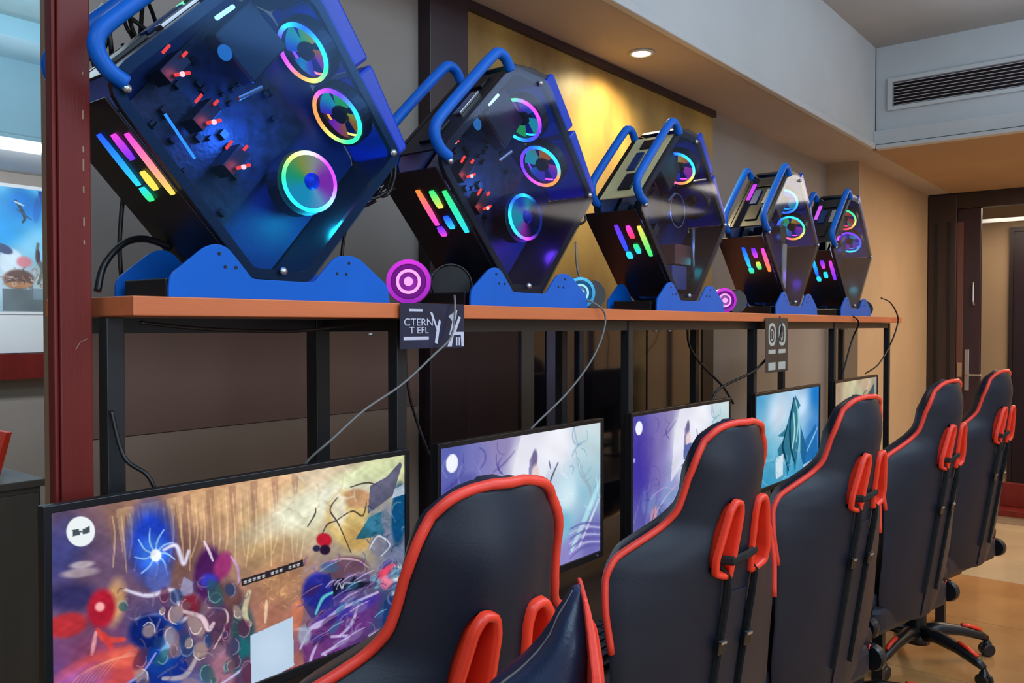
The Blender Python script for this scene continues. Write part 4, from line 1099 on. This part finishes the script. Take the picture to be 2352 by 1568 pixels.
make_case(3.050, 'smaller looking dark case with two glowing rings, fourth along the shelf', c4)
make_case(3.755, 'dark computer case with green and violet rings at the far end of the shelf', c5)

# ------------------------------------------------------------------ headsets lying on the shelf
def headset(x, y, label, stops, rz=0.0, k=1.0, lit=True):
    t = thing('headset', label, 'headset', (x, y, ZSH), rz, 'headsets on the shelf')
    R = 0.044 * k
    ax = Vector((-0.72, -0.69, 0)).normalized()
    q = Vector((0, 0, 1)).rotation_difference(ax).to_matrix().to_4x4()
    M = Matrix.Translation((0, 0, R + 0.001)) @ q
    cup = MB().lathe([(0, -0.004), (R * 0.86, -0.004), (R, -0.014), (R, -0.032), (R * 0.8, -0.040), (0, -0.040)][::-1], 36, M).build('ear_cup', mat('violet_acrylic', stops[2], 0.25) if lit else M_black, t, smooth=False)
    c = Vector((0, 0, R + 0.001)) + ax * 0.0
    if lit:
        ring_mesh('light_ring', R * 0.88, 0.0042 * k, ax, c, [stops[0], stops[1]], 0, E_vent, cup)
        ring_mesh('light_ring', R * 0.66, 0.0035 * k, ax, c - ax * 0.002, [stops[1], stops[1]], 0, E_soft, cup)
        ring_mesh('light_ring', R * 0.48, 0.0030 * k, ax, c + ax * 0.001, [stops[3], stops[3]], 0, E_vent, cup)
        o = MB().lathe([(0, 0.0), (R * 0.2, 0.0), (R * 0.2, 0.003), (0, 0.003)], 20, M @ Matrix.Translation((0, 0, 0.001))).build('centre_light', E_vent, cup)
        colattr(o.data, np.array([lin(stops[3])[:3]] * len(o.data.vertices)))
        point('led_glow', tuple(c + ax * 0.04), 0.10, lin(stops[1])[:3], 0.01, t)
    MB().lathe([(0, -0.058), (R * 0.7, -0.058), (R * 0.92, -0.050), (R * 0.92, -0.0405), (0, -0.0405)], 32, M).build('ear_cushion', M_strap, t, smooth=True)
    off = Vector((0.158, 0.035, R + 0.001))
    M2 = Matrix.Translation(off) @ q
    MB().lathe([(0, -0.030), (R * 0.8, -0.030), (R, -0.022), (R, 0.0), (R * 0.9, 0.012), (0, 0.012)], 36, M2).build('ear_cup', M_black, t, smooth=False)
    for rr_, dz in ((R * 1.0, 0.0), (R * 0.98, -0.022)):
        MB().tube([tuple(M2 @ Vector((rr_ * math.cos(a * PI / 16), rr_ * math.sin(a * PI / 16), dz))) for a in range(32)], 0.0013, 5, closed=True).build('cup_rim', M_cablegrey, t)
    pp = curve([(0.03, 0.03, R), (0.04, 0.08, R * 0.8), (0.09, 0.125, R * 0.6), (0.16, 0.12, R * 0.7), (0.175, 0.055, R)], 6)
    MB().tube(pp, 0.007, 8).build('headband', M_black, t, smooth=True)
    return t


VIO = [(214, 60, 220), (150, 40, 180), (110, 26, 120), (255, 170, 240)]
headset(1.135, 1.175, 'headset with a magenta glowing ear cup between the two nearest computer cases', VIO)
headset(1.712, 1.165, 'black headset with a pale blue ear cup right of the second computer case', [(90, 190, 235), (40, 120, 180), (50, 80, 110), (160, 225, 245)], 0.2, 0.9)
headset(2.55, 1.17, 'smaller looking headset with a violet glowing ear cup beside the cream topped case', VIO, 0.0, 0.92)
headset(4.14, 1.20, 'unlit black headset at the far right end of the shelf', VIO, 0.0, 0.9, False)

# ------------------------------------------------------------------ hanging cards
def txt(s, size, loc, m, parent, sx=1.0, name='lettering', shear=0.0):
    c = bpy.data.curves.new(name, 'FONT'); c.body = s; c.size = size; c.extrude = 0.0002; c.align_x = 'LEFT'; c.shear = shear
    c.materials.append(m)
    tmp = put(bpy.data.objects.new('tmp', c))
    dg = bpy.context.evaluated_depsgraph_get()
    me = bpy.data.meshes.new_from_object(tmp.evaluated_get(dg)); bpy.data.objects.remove(tmp)
    o = put(bpy.data.objects.new(name, me), parent)
    o.location = loc; o.rotation_euler = (PI / 2, 0, 0); o.scale = (sx, 1, 1)
    return o


cd = thing('hanging_card', 'navy advertising card with white lettering hanging over the shelf edge near the magenta headset', 'card', (1.035, 1.093, 1.3775), 0)
cdm = MB().box(0, 0.170, 0, 0.0015, 0, 0.083).build('card_sheet', M_card, cd)
MB().box(0, 0.170, -0.0002, 0.02, 0.0831, 0.0837).build('hanging_tab', M_clear, cd)
txt('CTERN', 0.019, (0.008, -0.0008, 0.042), M_ink, cd, 1.25)
txt('T EFL', 0.017, (0.022, -0.0008, 0.028), M_ink, cd, 1.25)
MB().box(0.008, 0.072, -0.0006, -0.0001, 0.016, 0.022).build('printed_line', M_ink, cd)
MB().box(0.022, 0.056, -0.0006, -0.0001, 0.068, 0.072).build('printed_bar', M_ink, cd)
MB().prism([(0.075, 0.068), (0.082, 0.066), (0.094, 0.040), (0.100, 0.054), (0.104, 0.050), (0.095, 0.008), (0.088, 0.010), (0.093, 0.034)], -0.0006, -0.0001).build('printed_mark', M_ink, cd)
MB().prism([(0.125, 0.060), (0.150, 0.072), (0.146, 0.056), (0.130, 0.024), (0.127, 0.024), (0.136, 0.050)], -0.0006, -0.0001).build('printed_mark', M_ink, cd)
MB().prism([(0.122, 0.002), (0.134, 0.002), (0.140, 0.024), (0.160, 0.024), (0.162, 0.002), (0.168, 0.002), (0.168, 0.030), (0.146, 0.030), (0.160, 0.058), (0.154, 0.060)], -0.0006, -0.0001).build('printed_mark', M_ink, cd)
MB().box(0.146, 0.150, -0.0006, -0.0001, 0.004, 0.020).box(0.154, 0.158, -0.0006, -0.0001, 0.004, 0.020).build('printed_bar', M_ink, cd)
cd2 = thing('hanging_card', 'dark card with two pale round signs and white blocks hanging before the fourth computer', 'card', (2.70, 1.093, 1.26), 0)
MB().box(0, 0.20, 0, 0.0015, 0, 0.185).build('card_sheet', M_card2, cd2)
for k, s_ in enumerate(('D', '8')):
    x = 0.025 + k * 0.09
    MB().ring(roundpoly([(x, 0.09), (x + 0.062, 0.09), (x + 0.062, 0.168), (x, 0.168)], 0.028), roundpoly([(x + 0.010, 0.10), (x + 0.052, 0.10), (x + 0.052, 0.158), (x + 0.010, 0.158)], 0.022), -0.0006, -0.0001).build('printed_ring', M_ink2, cd2)
    txt(s_, 0.056, (x + 0.016, -0.0008, 0.108), M_ink2, cd2, 0.75)
    MB().box(x, x + 0.062, -0.0006, -0.0001, 0.064, 0.078).box(x, x + 0.062, -0.0006, -0.0001, 0.008, 0.034).build('printed_block', M_ink2, cd2)

# ------------------------------------------------------------------ gaming chairs
rows = [(0.0, .034), (.004, .052), (.012, .068), (.03, .084), (.06, .100), (.10, .108), (.135, .113), (.165, .121), (.19, .137), (.21, .166), (.228, .198), (.246, .225), (.268, .242), (.295, .249),
        (.34, .252), (.39, .246), (.45, .240), (.53, .236), (.62, .234), (.70, .224), (.76, .200), (.79, .165)]


def delta(t):
    P = [(0, .012), (.03, .038), (.10, .060), (.16, .066), (.21, .088), (.245, .104), (.28, .104), (.34, .088), (.42, .068), (.57, .052), (.8, .045)]
    for (a, b), (c, d) in zip(P, P[1:]):
        if a <= t <= c: return b + (d - b) * (t - a) / (c - a)
    return P[-1][1]


def fwd(t): return 0.030 * max(0.0, 1 - t / 0.11) ** 2


def nb(x, wd, t): return delta(t) * (abs(x) / wd) ** 2.0 + fwd(t)


def interp_w(tt):
    for (a, wa), (b, wb) in zip(rows, rows[1:]):
        if a <= tt <= b: return wa + (wb - wa) * (tt - a) / (b - a)
    return rows[-1][1]


def backrest_mesh():
    V = []; F = []; rings = []
    tt = []
    for (a, wa), (b, wb) in zip(rows, rows[1:]):
        for k in range(2): tt.append(a + (b - a) * k / 2)
    tt.append(rows[-1][0])
    # smooth widths by Catmull-Rom
    cp = curve([(a, wd, 0) for a, wd in rows], 2)
    for p in cp:
        z = -p.x; wd = p.y; ring = []
        nbk = 17
        for k in range(nbk):
            x = -wd + 2 * wd * k / (nbk - 1); ring.append((x, nb(x, wd, p.x)))
        e = nb(wd, wd, p.x); fl_ = min(1.0, wd / 0.12)
        hh = min(1.0, max(0.0, (0.13 - p.x) / 0.08))
        flk = [(0.004, 0.006 + 0.008 * hh), (-0.018 + 0.016 * hh, 0.026 + 0.008 * hh), (-0.045 + 0.018 * hh, 0.045 + 0.01 * hh), (-0.065, 0.048)]
        kb_ = max(0.45, min(1.0, 0.45 + p.x * 5)); bt = 0.046 + 0.042 * min(1.0, p.x / 0.14)
        ring += [(wd + a * fl_, e + b * kb_) for a, b in flk]
        fr = []
        for k in range(9):
            x = (wd - 0.080 * fl_) * (1 - 2 * k / 8); fr.append((x, fwd(p.x) + bt + max(0, e - fwd(p.x) + 0.048 * kb_ - bt) * (abs(x) / wd) ** 2))
        ring += fr
        ring += [(-(wd + a * fl_), e + b * kb_) for a, b in flk[::-1]]
        n = len(ring)
        for x, y in ring: V.append((x, y, z))
        rings.append(n)
    n = rings[0]
    for i in range(len(cp) - 1):
        for k in range(n):
            F.append((i * n + k, i * n + (k + 1) % n, (i + 1) * n + (k + 1) % n, (i + 1) * n + k))
    F.append(tuple(range(n - 1, -1, -1)))
    F.append(tuple((len(cp) - 1) * n + k for k in range(n)))
    me = bpy.data.meshes.new('backrest'); me.from_pydata(V, [], F); me.update()
    import bmesh
    bm = bmesh.new(); bm.from_mesh(me); bmesh.ops.recalc_face_normals(bm, faces=bm.faces); bm.to_mesh(me); bm.free()
    return me


HOLE = [(0.016, -0.160), (0.024, -0.133), (0.052, -0.127), (0.070, -0.148), (0.100, -0.250), (0.096, -0.285), (0.060, -0.297), (0.030, -0.300), (0.022, -0.250)]
HOLE = [(0.004 + x * 0.80, -0.127 + (z + 0.127) * 0.90) for x, z in HOLE]
HOLE_R = roundpoly(HOLE, 0.008, 2)
HIN = inset(HOLE_R, 0.0115)
HMID = inset(HOLE_R, 0.004)


def cut_holes(me):
    cut = MB()
    for s in (1, -1):
        P = [(x * s, z) for x, z in HMID]
        cut.prism(P, -0.05, 0.25)
    cm = bpy.data.meshes.new('c'); cm.from_pydata(cut.V, [], cut.F); cm.update()
    import bmesh
    bm = bmesh.new(); bm.from_mesh(cm); bmesh.ops.recalc_face_normals(bm, faces=bm.faces); bm.to_mesh(cm); bm.free()
    a = bpy.data.objects.new('a', me); b = bpy.data.objects.new('b', cm)
    COL.objects.link(a); COL.objects.link(b)
    md = a.modifiers.new('x', 'BOOLEAN'); md.object = b; md.operation = 'DIFFERENCE'; md.solver = 'EXACT'
    dg = bpy.context.evaluated_depsgraph_get()
    res = bpy.data.meshes.new_from_object(a.evaluated_get(dg))
    bpy.data.objects.remove(a); bpy.data.objects.remove(b)
    return res


LEAN = math.radians(9)
TOPY = -0.37     # y of the top of the backrest, hub at the origin


def make_chair():
    t = thing('gaming_chair', '', 'chair', (0, 0, 0), 0, 'gaming chairs at the desk')
    T = Matrix.Translation((0, TOPY, 1.232)) @ Matrix.Rotation(-LEAN, 4, 'X').inverted()
    # up axis leans towards -y with height
    T = Matrix.Translation((0, TOPY, 1.232)) @ Matrix.Rotation(LEAN, 4, 'X')
    me = cut_holes(backrest_mesh()); me.name = 'backrest'
    me.materials.clear(); me.materials.append(M_leather)
    me.polygons.foreach_set('use_smooth', [len(p.vertices) < 6 for p in me.polygons])
    try: me.set_sharp_from_angle(angle=math.radians(50))
    except Exception: pass
    br = put(bpy.data.objects.new('backrest', me), t)
    br.matrix_local = T
    # piping
    cp = [p for p in curve([(a, wd, 0) for a, wd in rows], 3) if p.x < 0.42]
    pl = [(-(p.y + 0.004), nb(p.y, p.y, p.x) - 0.001, -p.x) for p in cp][::-1]
    pr = [(p.y + 0.004, nb(p.y, p.y, p.x) - 0.001, -p.x) for p in cp]
    top = [(-0.022, 0.034, 0.0045), (0, 0.0295, 0.005), (0.022, 0.034, 0.0045)]
    MB().tube(pl + top + pr, 0.0066, 8).build('piping', M_red, br, smooth=True)
    # red sleeves in the belt holes
    for s in (1, -1):
        P = [(x * s, z) for x, z in HOLE_R]; Q = [(x * s, z) for x, z in HIN]
        n = len(P); V = []; F = []
        lay = [(P, 0.004), (P, -0.005), (inset(P, 0.004), -0.008), (inset(P, 0.009), -0.007), (Q, -0.001), (Q, 0.088)]
        for L, y in lay:
            for x, z in L: V.append((x, y, z))
        for i in range(len(lay) - 1):
            for k in range(n):
                F.append((i * n + k, i * n + (k + 1) % n, (i + 1) * n + (k + 1) % n, (i + 1) * n + k))
        mesh('belt_hole_trim', V, F, M_redpl, br, smooth=True)
    # straps and buckles
    st = MB()
    st.tube([(-0.048, 0.02, -0.250), (-0.034, -0.006, -0.246), (0, -0.009, -0.24), (0.034, -0.006, -0.234), (0.05, 0.02, -0.23)], 0.009, 6, flat=0.35)
    for s in (1, -1):
        st.tube([(0.044 * s, 0.02, -0.262), (0.042 * s, -0.005, -0.276), (0.040 * s, -0.007, -0.31), (0.040 * s, -0.004, -0.45), (0.040 * s, -0.003, -0.60), (0.041 * s, -0.002, -0.70)], 0.0085, 6, flat=0.25)
    st.build('strap', M_strap, br)
    for s in (1, -1):
        b = MB(); b.box(0.040 * s - 0.012, 0.040 * s + 0.012, -0.014, -0.009, -0.425, -0.395)
        b.build('buckle', M_black, br, bevel=0.002)
        MB().box(0.040 * s - 0.008, 0.040 * s + 0.008, -0.0165, -0.0142, -0.403, -0.398).build('buckle_pin', M_silver, br)
    MB().box(-0.028, 0.028, -0.003, 0.001, -0.78, -0.31).build('zip_panel', M_leather, br, bevel=0.001)
    # recline hinges, seat, arms
    for s in (1, -1):
        hg = MB().lathe([(0, 0), (0.034, 0), (0.038, 0.008), (0.038, 0.024), (0.03, 0.030), (0, 0.030)], 24, Matrix.Translation((0.27 * s, -0.20, 0.47)) @ Matrix.Rotation(PI / 2 * s, 4, 'Y')).build('recline_hinge', M_black, t, smooth=False)
        MB().lathe([(0, 0), (0.012, 0), (0.012, 0.003), (0, 0.003)], 14, Matrix.Translation((0.302 * s, -0.20, 0.47)) @ Matrix.Rotation(PI / 2 * s, 4, 'Y')).build('hinge_cap', M_silver, hg)
        ar = MB().box(0.285 * s - 0.012, 0.285 * s + 0.012, -0.02, 0.05, 0.40, 0.655).box(min(0.12 * s, 0.30 * s), max(0.12 * s, 0.30 * s), -0.01, 0.04, 0.395, 0.415).build('armrest', M_black, t, bevel=0.004)
        MB().prism(roundpoly([(0.245, -0.10), (0.318, -0.10), (0.318, 0.14), (0.245, 0.14)], 0.03), 0.656, 0.682, Matrix(((s, 0, 0, 0), (0, 0, 1, 0), (0, 1, 0, 0), (0, 0, 0, 1)))).build('arm_pad', M_black, ar, bevel=0.006)
    seat = MB().prism(roundpoly([(-0.26, -0.22), (0.26, -0.22), (0.27, 0.26), (-0.27, 0.26)], 0.05), 0.43, 0.52, Matrix(((1, 0, 0, 0), (0, 0, 1, 0), (0, 1, 0, 0), (0, 0, 0, 1)))).build('seat', M_leather, t, bevel=0.02)
    for s in (1, -1):
        MB().tube([(0.245 * s, -0.2, 0.53), (0.25 * s, 0.0, 0.545), (0.25 * s, 0.24, 0.535)], 0.035, 10).build('side_bolster', M_leather, seat, smooth=True)
        MB().tube([(0.275 * s, -0.2, 0.50), (0.285 * s, 0.0, 0.51), (0.283 * s, 0.24, 0.50)], 0.008, 6).build('seat_piping', M_red, seat, smooth=True)
    MB().box(-0.12, 0.12, -0.13, 0.15, 0.37, 0.429).tube([(0.1, 0.05, 0.39), (0.26, 0.06, 0.385), (0.3, 0.06, 0.38)], 0.007).build('tilt_mechanism', M_black, t, bevel=0.003)
    MB().lathe([(0.0, 0.09), (0.036, 0.09), (0.036, 0.22), (0.028, 0.225), (0.024, 0.37), (0.0, 0.37)], 18).build('gas_lift', M_black, t, smooth=False)
    MB().lathe([(0.0, 0.07), (0.05, 0.07), (0.055, 0.10), (0.045, 0.135), (0.0, 0.135)], 20).build('hub', M_black, t, smooth=True)
    a0 = math.radians(242 + 12)
    for k in range(5):
        a = a0 + k * 2 * PI / 5
        M = Matrix.Rotation(a, 4, 'Z')
        lg = MB().tube([(0.03, 0, 0.115), (0.10, 0, 0.125), (0.20, 0, 0.112), (0.285, 0, 0.088), (0.315, 0, 0.075)], 0.02, 10, M=M, rads=[0.032, 0.028, 0.023, 0.019, 0.013]).build('leg', M_black, t, smooth=True)
        MB().tube([(0.20, 0, 0.137), (0.24, 0, 0.129), (0.285, 0, 0.112)], 0.008, 6, M=M, flat=1.2).build('leg_insert', M_redpl, lg, smooth=True)
        ca = MB()
        for s in (1, -1):
            ca.lathe([(0, -0.009), (0.024, -0.009), (0.027, -0.005), (0.027, 0.006), (0.022, 0.009), (0, 0.009)], 16, M @ Matrix.Translation((0.315, 0.014 * s, 0.0275)) @ Matrix.Rotation(PI / 2, 4, 'X'))
        ca.lathe([(0, 0.05), (0.02, 0.05), (0.014, 0.062), (0.007, 0.075), (0, 0.075)], 12, M @ Matrix.Translation((0.315, 0, 0)))
        ca.box(0.295, 0.335, -0.004, 0.004, 0.025, 0.055, M)
        ca.build('caster', M_black, lg)
    return t


TH = math.radians(-12)
Lx = Vector((math.cos(TH), math.sin(TH), 0)); Nf = Vector((-math.sin(TH), math.cos(TH), 0))
spots = [((0.692, 0.575), 'nearest black gaming chair with red piping, its back blocking the pale ice monitor'),
         ((1.43, 0.61), 'second black gaming chair from the camera, before the violet monitor'),
         ((2.15, 0.59), 'third black gaming chair, beside the teal monitor, top against the beige monitor'),
         ((2.95, 0.555), 'fourth black gaming chair, its top in front of the dark door frame'),
         ((3.73, 0.525), 'farthest black gaming chair with its star base showing on the floor')]
ch0 = make_chair()
for i, ((x, y), lab) in enumerate(spots):
    c = ch0 if i == 0 else copytree(ch0)
    P = Vector((x, y, 0)) + Lx * 0.036 + Nf * (-TOPY)
    c.location = (P.x, P.y, 0); c.rotation_euler = (0, 0, TH)
    c['label'] = lab

# chair turned sideways in the foreground, only the top of its backrest in the picture
Rv = Vector((math.sin(YAW), -math.cos(YAW), 0)); Fv = Vector((math.cos(YAW), math.sin(YAW), 0))
fc = thing('gaming_chair', 'blue black leather chair back with a broad red edge, cut by the bottom edge', 'chair', (0.33, 0.28, 0), 0)
off = Vector((0.33, 0.28, 0))
prof = [(1.196, .0560, .0618, .012), (1.193, .0535, .0630, .03), (1.184, .048, .0645, .045), (1.172, .040, .0655, .06), (1.157, .033, .0665, .08), (1.142, .022, .067, .085), (1.127, .007, .0665, .088), (1.112, -.012, .066, .09),
        (1.09, -.035, .065, .09), (1.05, -.055, .064, .09), (0.95, -.068, .06, .09), (0.8, -.07, .055, .088), (0.62, -.07, .045, .085), (0.45, -.06, .03, .07)]
V = []; F = []; N = 20
for (z, l, r, th) in prof:
    cx = (l + r) / 2; hw = (r - l) / 2
    for k in range(N):
        a = 2 * PI * k / N; ca, sa = math.cos(a), math.sin(a)
        ex = 0.75
        u = cx + hw * math.copysign(abs(ca) ** ex, ca); vv = 0.74 + th * 0.42 * math.copysign(abs(sa) ** ex, sa)
        p = Rv * u + Fv * vv - off; V.append((p.x, p.y, z - 0.008))
for i in range(len(prof) - 1):
    for k in range(N): F.append((i * N + k, (i + 1) * N + k, (i + 1) * N + (k + 1) % N, i * N + (k + 1) % N))
F.append(tuple(range(N))); F.append(tuple((len(prof) - 1) * N + k for k in range(N - 1, -1, -1)))
bo = mesh('backrest', V, F, M_leather2, fc, smooth=True)
V = []; F = []
band = [(1.196, .0600, .0635), (1.187, .0612, .0665), (1.17, .0630, .0700), (1.14, .0655, .0735), (1.11, .0655, .0755), (1.07, .0645, .077), (0.95, .060, .076), (0.8, .055, .07), (0.62, .045, .06), (0.46, .03, .045)]
for (z, l, r) in band:
    hd = 0.03 + 0.03 * min(1, (1.2 - z) / 0.08)
    for (u, vv) in ((l, 0.735 - hd), (r, 0.735 - hd), (r, 0.735 + hd), (l, 0.735 + hd)):
        p = Rv * u + Fv * vv - off; V.append((p.x, p.y, z - 0.008))
for i in range(len(band) - 1):
    for k in range(4): F.append((i * 4 + k, i * 4 + (k + 1) % 4, (i + 1) * 4 + (k + 1) % 4, (i + 1) * 4 + k))
F.append((3, 2, 1, 0)); F.append(tuple(len(band) * 4 - 4 + k for k in range(4)))
mesh('edge_panel', V, F, M_red, fc, smooth=False, bevel=0.002)
pts = []
for (z, l, r, th) in prof[1:11]:
    p = Rv * (l + 0.001) + Fv * (0.74 - th * 0.14) - off; pts.append((p.x, p.y, z - 0.008))
MB().tube(curve(pts, 3), 0.0016, 6).build('seam_piping', M_cablegrey, fc, smooth=True)
for nm in ('seat', 'tilt_mechanism', 'gas_lift', 'hub', 'leg'):
    for ch in list(ch0.children):
        if ch.name.split('.')[0] == nm:
            c = copytree(ch, fc)
            c.matrix_local = Matrix.Rotation(math.radians(120), 4, 'Z') @ ch.matrix_local

# ------------------------------------------------------------------ cables
def P1(xr, zz, y): return (xr, y, zz)


def cable(name, pts, r, m, label, grp=None, sub=7):
    o = MB().tube(curve(pts, sub), r, 6).build(name, m, None, smooth=True)
    return tag(o, label, 'cable', grp)


import numpy as _n
_f = Vector((math.cos(YAW) * math.cos(math.atan(37 / FPX)), math.sin(YAW) * math.cos(math.atan(37 / FPX)), -math.sin(math.atan(37 / FPX))))
CB = [
    ('loose grey cable drooping from the magenta headset past the navy card to the first monitor', M_cablegrey, 0.0022,
     [(1.185, 1.10, 1.478), (1.170, 1.085, 1.455), (1.155, 1.080, 1.40), (1.110, 1.083, 1.365), (1.035, 1.088, 1.315), (0.945, 1.088, 1.275), (0.880, 1.088, 1.235), (0.848, 1.112, 1.200), (0.846, 1.135, 1.17)]),
    ('grey cable hanging from the second computer down to the pale ice monitor', M_cablegrey, 0.0024,
     [(1.64, 1.16, 1.50), (1.68, 1.095, 1.468), (1.70, 1.085, 1.43), (1.66, 1.09, 1.35), (1.57, 1.10, 1.27), (1.46, 1.11, 1.205), (1.44, 1.135, 1.17)]),
    ('black cable hanging on the wall behind the third chair', M_cable, 0.004,
     [(2.35, 1.20, 1.425), (2.36, 1.20, 1.36), (2.42, 1.19, 1.30), (2.56, 1.18, 1.22), (2.62, 1.17, 1.16)]),
    ('black cable crossing before the rack post left of the teal monitor', M_cable, 0.004,
     [(2.84, 1.10, 1.45), (2.83, 1.088, 1.40), (2.79, 1.10, 1.34), (2.66, 1.115, 1.27), (2.50, 1.16, 1.22), (2.46, 1.17, 1.18)]),
    ('thin black cable looping down at the far right end of the shelf', M_cable, 0.0035,
     [(4.19, 1.13, 1.55), (4.27, 1.11, 1.53), (4.31, 1.088, 1.47), (4.31, 1.088, 1.42), (4.24, 1.10, 1.33), (4.08, 1.11, 1.24), (3.98, 1.14, 1.20)]),
    ('black cable hanging behind the beige monitor from the last computer', M_cable, 0.0035,
     [(3.66, 1.10, 1.46), (3.70, 1.088, 1.43), (3.72, 1.12, 1.36), (3.68, 1.14, 1.24), (3.67, 1.15, 1.18)]),
    ('black cable sagging under the shelf next to the red post', M_cable, 0.0030,
     [(0.60, 1.175, 1.424), (0.70, 1.18, 1.415), (0.86, 1.19, 1.410), (0.98, 1.19, 1.418), (1.05, 1.20, 1.428)]),
    ('short black cable running to the top of the battle scene monitor', M_cable, 0.003,
     [(0.56, 1.18, 1.30), (0.57, 1.165, 1.235), (0.59, 1.14, 1.21), (0.60, 1.133, 1.185)]),
    ('black cable hanging in the gap right of the first monitor', M_cable, 0.003,
     [(1.15, 1.20, 1.43), (1.152, 1.20, 1.34), (1.162, 1.20, 1.28), (1.185, 1.20, 1.22), (1.21, 1.19, 1.15)]),
    ('thick black power cable bowing from the first computer down behind the red post', M_cable, 0.0055,
     [(0.70, 1.27, 1.545), (0.66, 1.27, 1.555), (0.62, 1.26, 1.545), (0.585, 1.25, 1.51), (0.570, 1.24, 1.47)]),
]
for i, (lab, m, r, pts) in enumerate(CB): cable('cable', pts, r, m, lab, 'loose cables around the shelf')
rr = random.Random(21)
for j, (cx, cz, cy, lab) in enumerate([(0.655, 1.87, 1.33, 'tangled bundle of black cables above the nearest computer beside the red post'),
                                       (1.105, 1.735, 1.24, 'tangle of dark blue cables between the first and second computers'),
                                       (1.775, 1.75, 1.24, 'knot of dark cables behind the second computer against the gold wall'),
                                       (2.535, 1.74, 1.22, 'coiled cables between the cream topped case and the fourth computer')]):
    mb = MB()
    for k in range(7):
        pts = []
        a = rr.uniform(0, 6.28)
        for q in range(7):
            a += rr.uniform(0.5, 1.5)
            pts.append((cx + 0.062 * math.cos(a) * rr.uniform(0.4, 1.1) * (0.7 if j else 1), cy + rr.uniform(-0.03, 0.03), cz + 0.085 * math.sin(a) * rr.uniform(0.5, 1.1)))
        mb.tube(curve(pts, 6), 0.0035, 6)
    mb.tube(curve([(cx, cy, cz), (cx + 0.01, 1.32, cz - 0.08), (cx - 0.01, 1.325, ZSH + 0.1), (cx, 1.33, ZSH + 0.004)], 6), 0.0035, 6)
    o = mb.build('cable_bundle', M_cable, None, smooth=True)
    tag(o, lab, 'cables', 'cable bundles behind the computers')
cable('cable', [(1.74, 1.20, 1.63), (1.735, 1.19, 1.56), (1.76, 1.18, 1.50), (1.77, 1.17, 1.475)], 0.003, M_cablegrey, 'grey wires dangling between the second computer and the cream topped one', 'loose cables around the shelf')
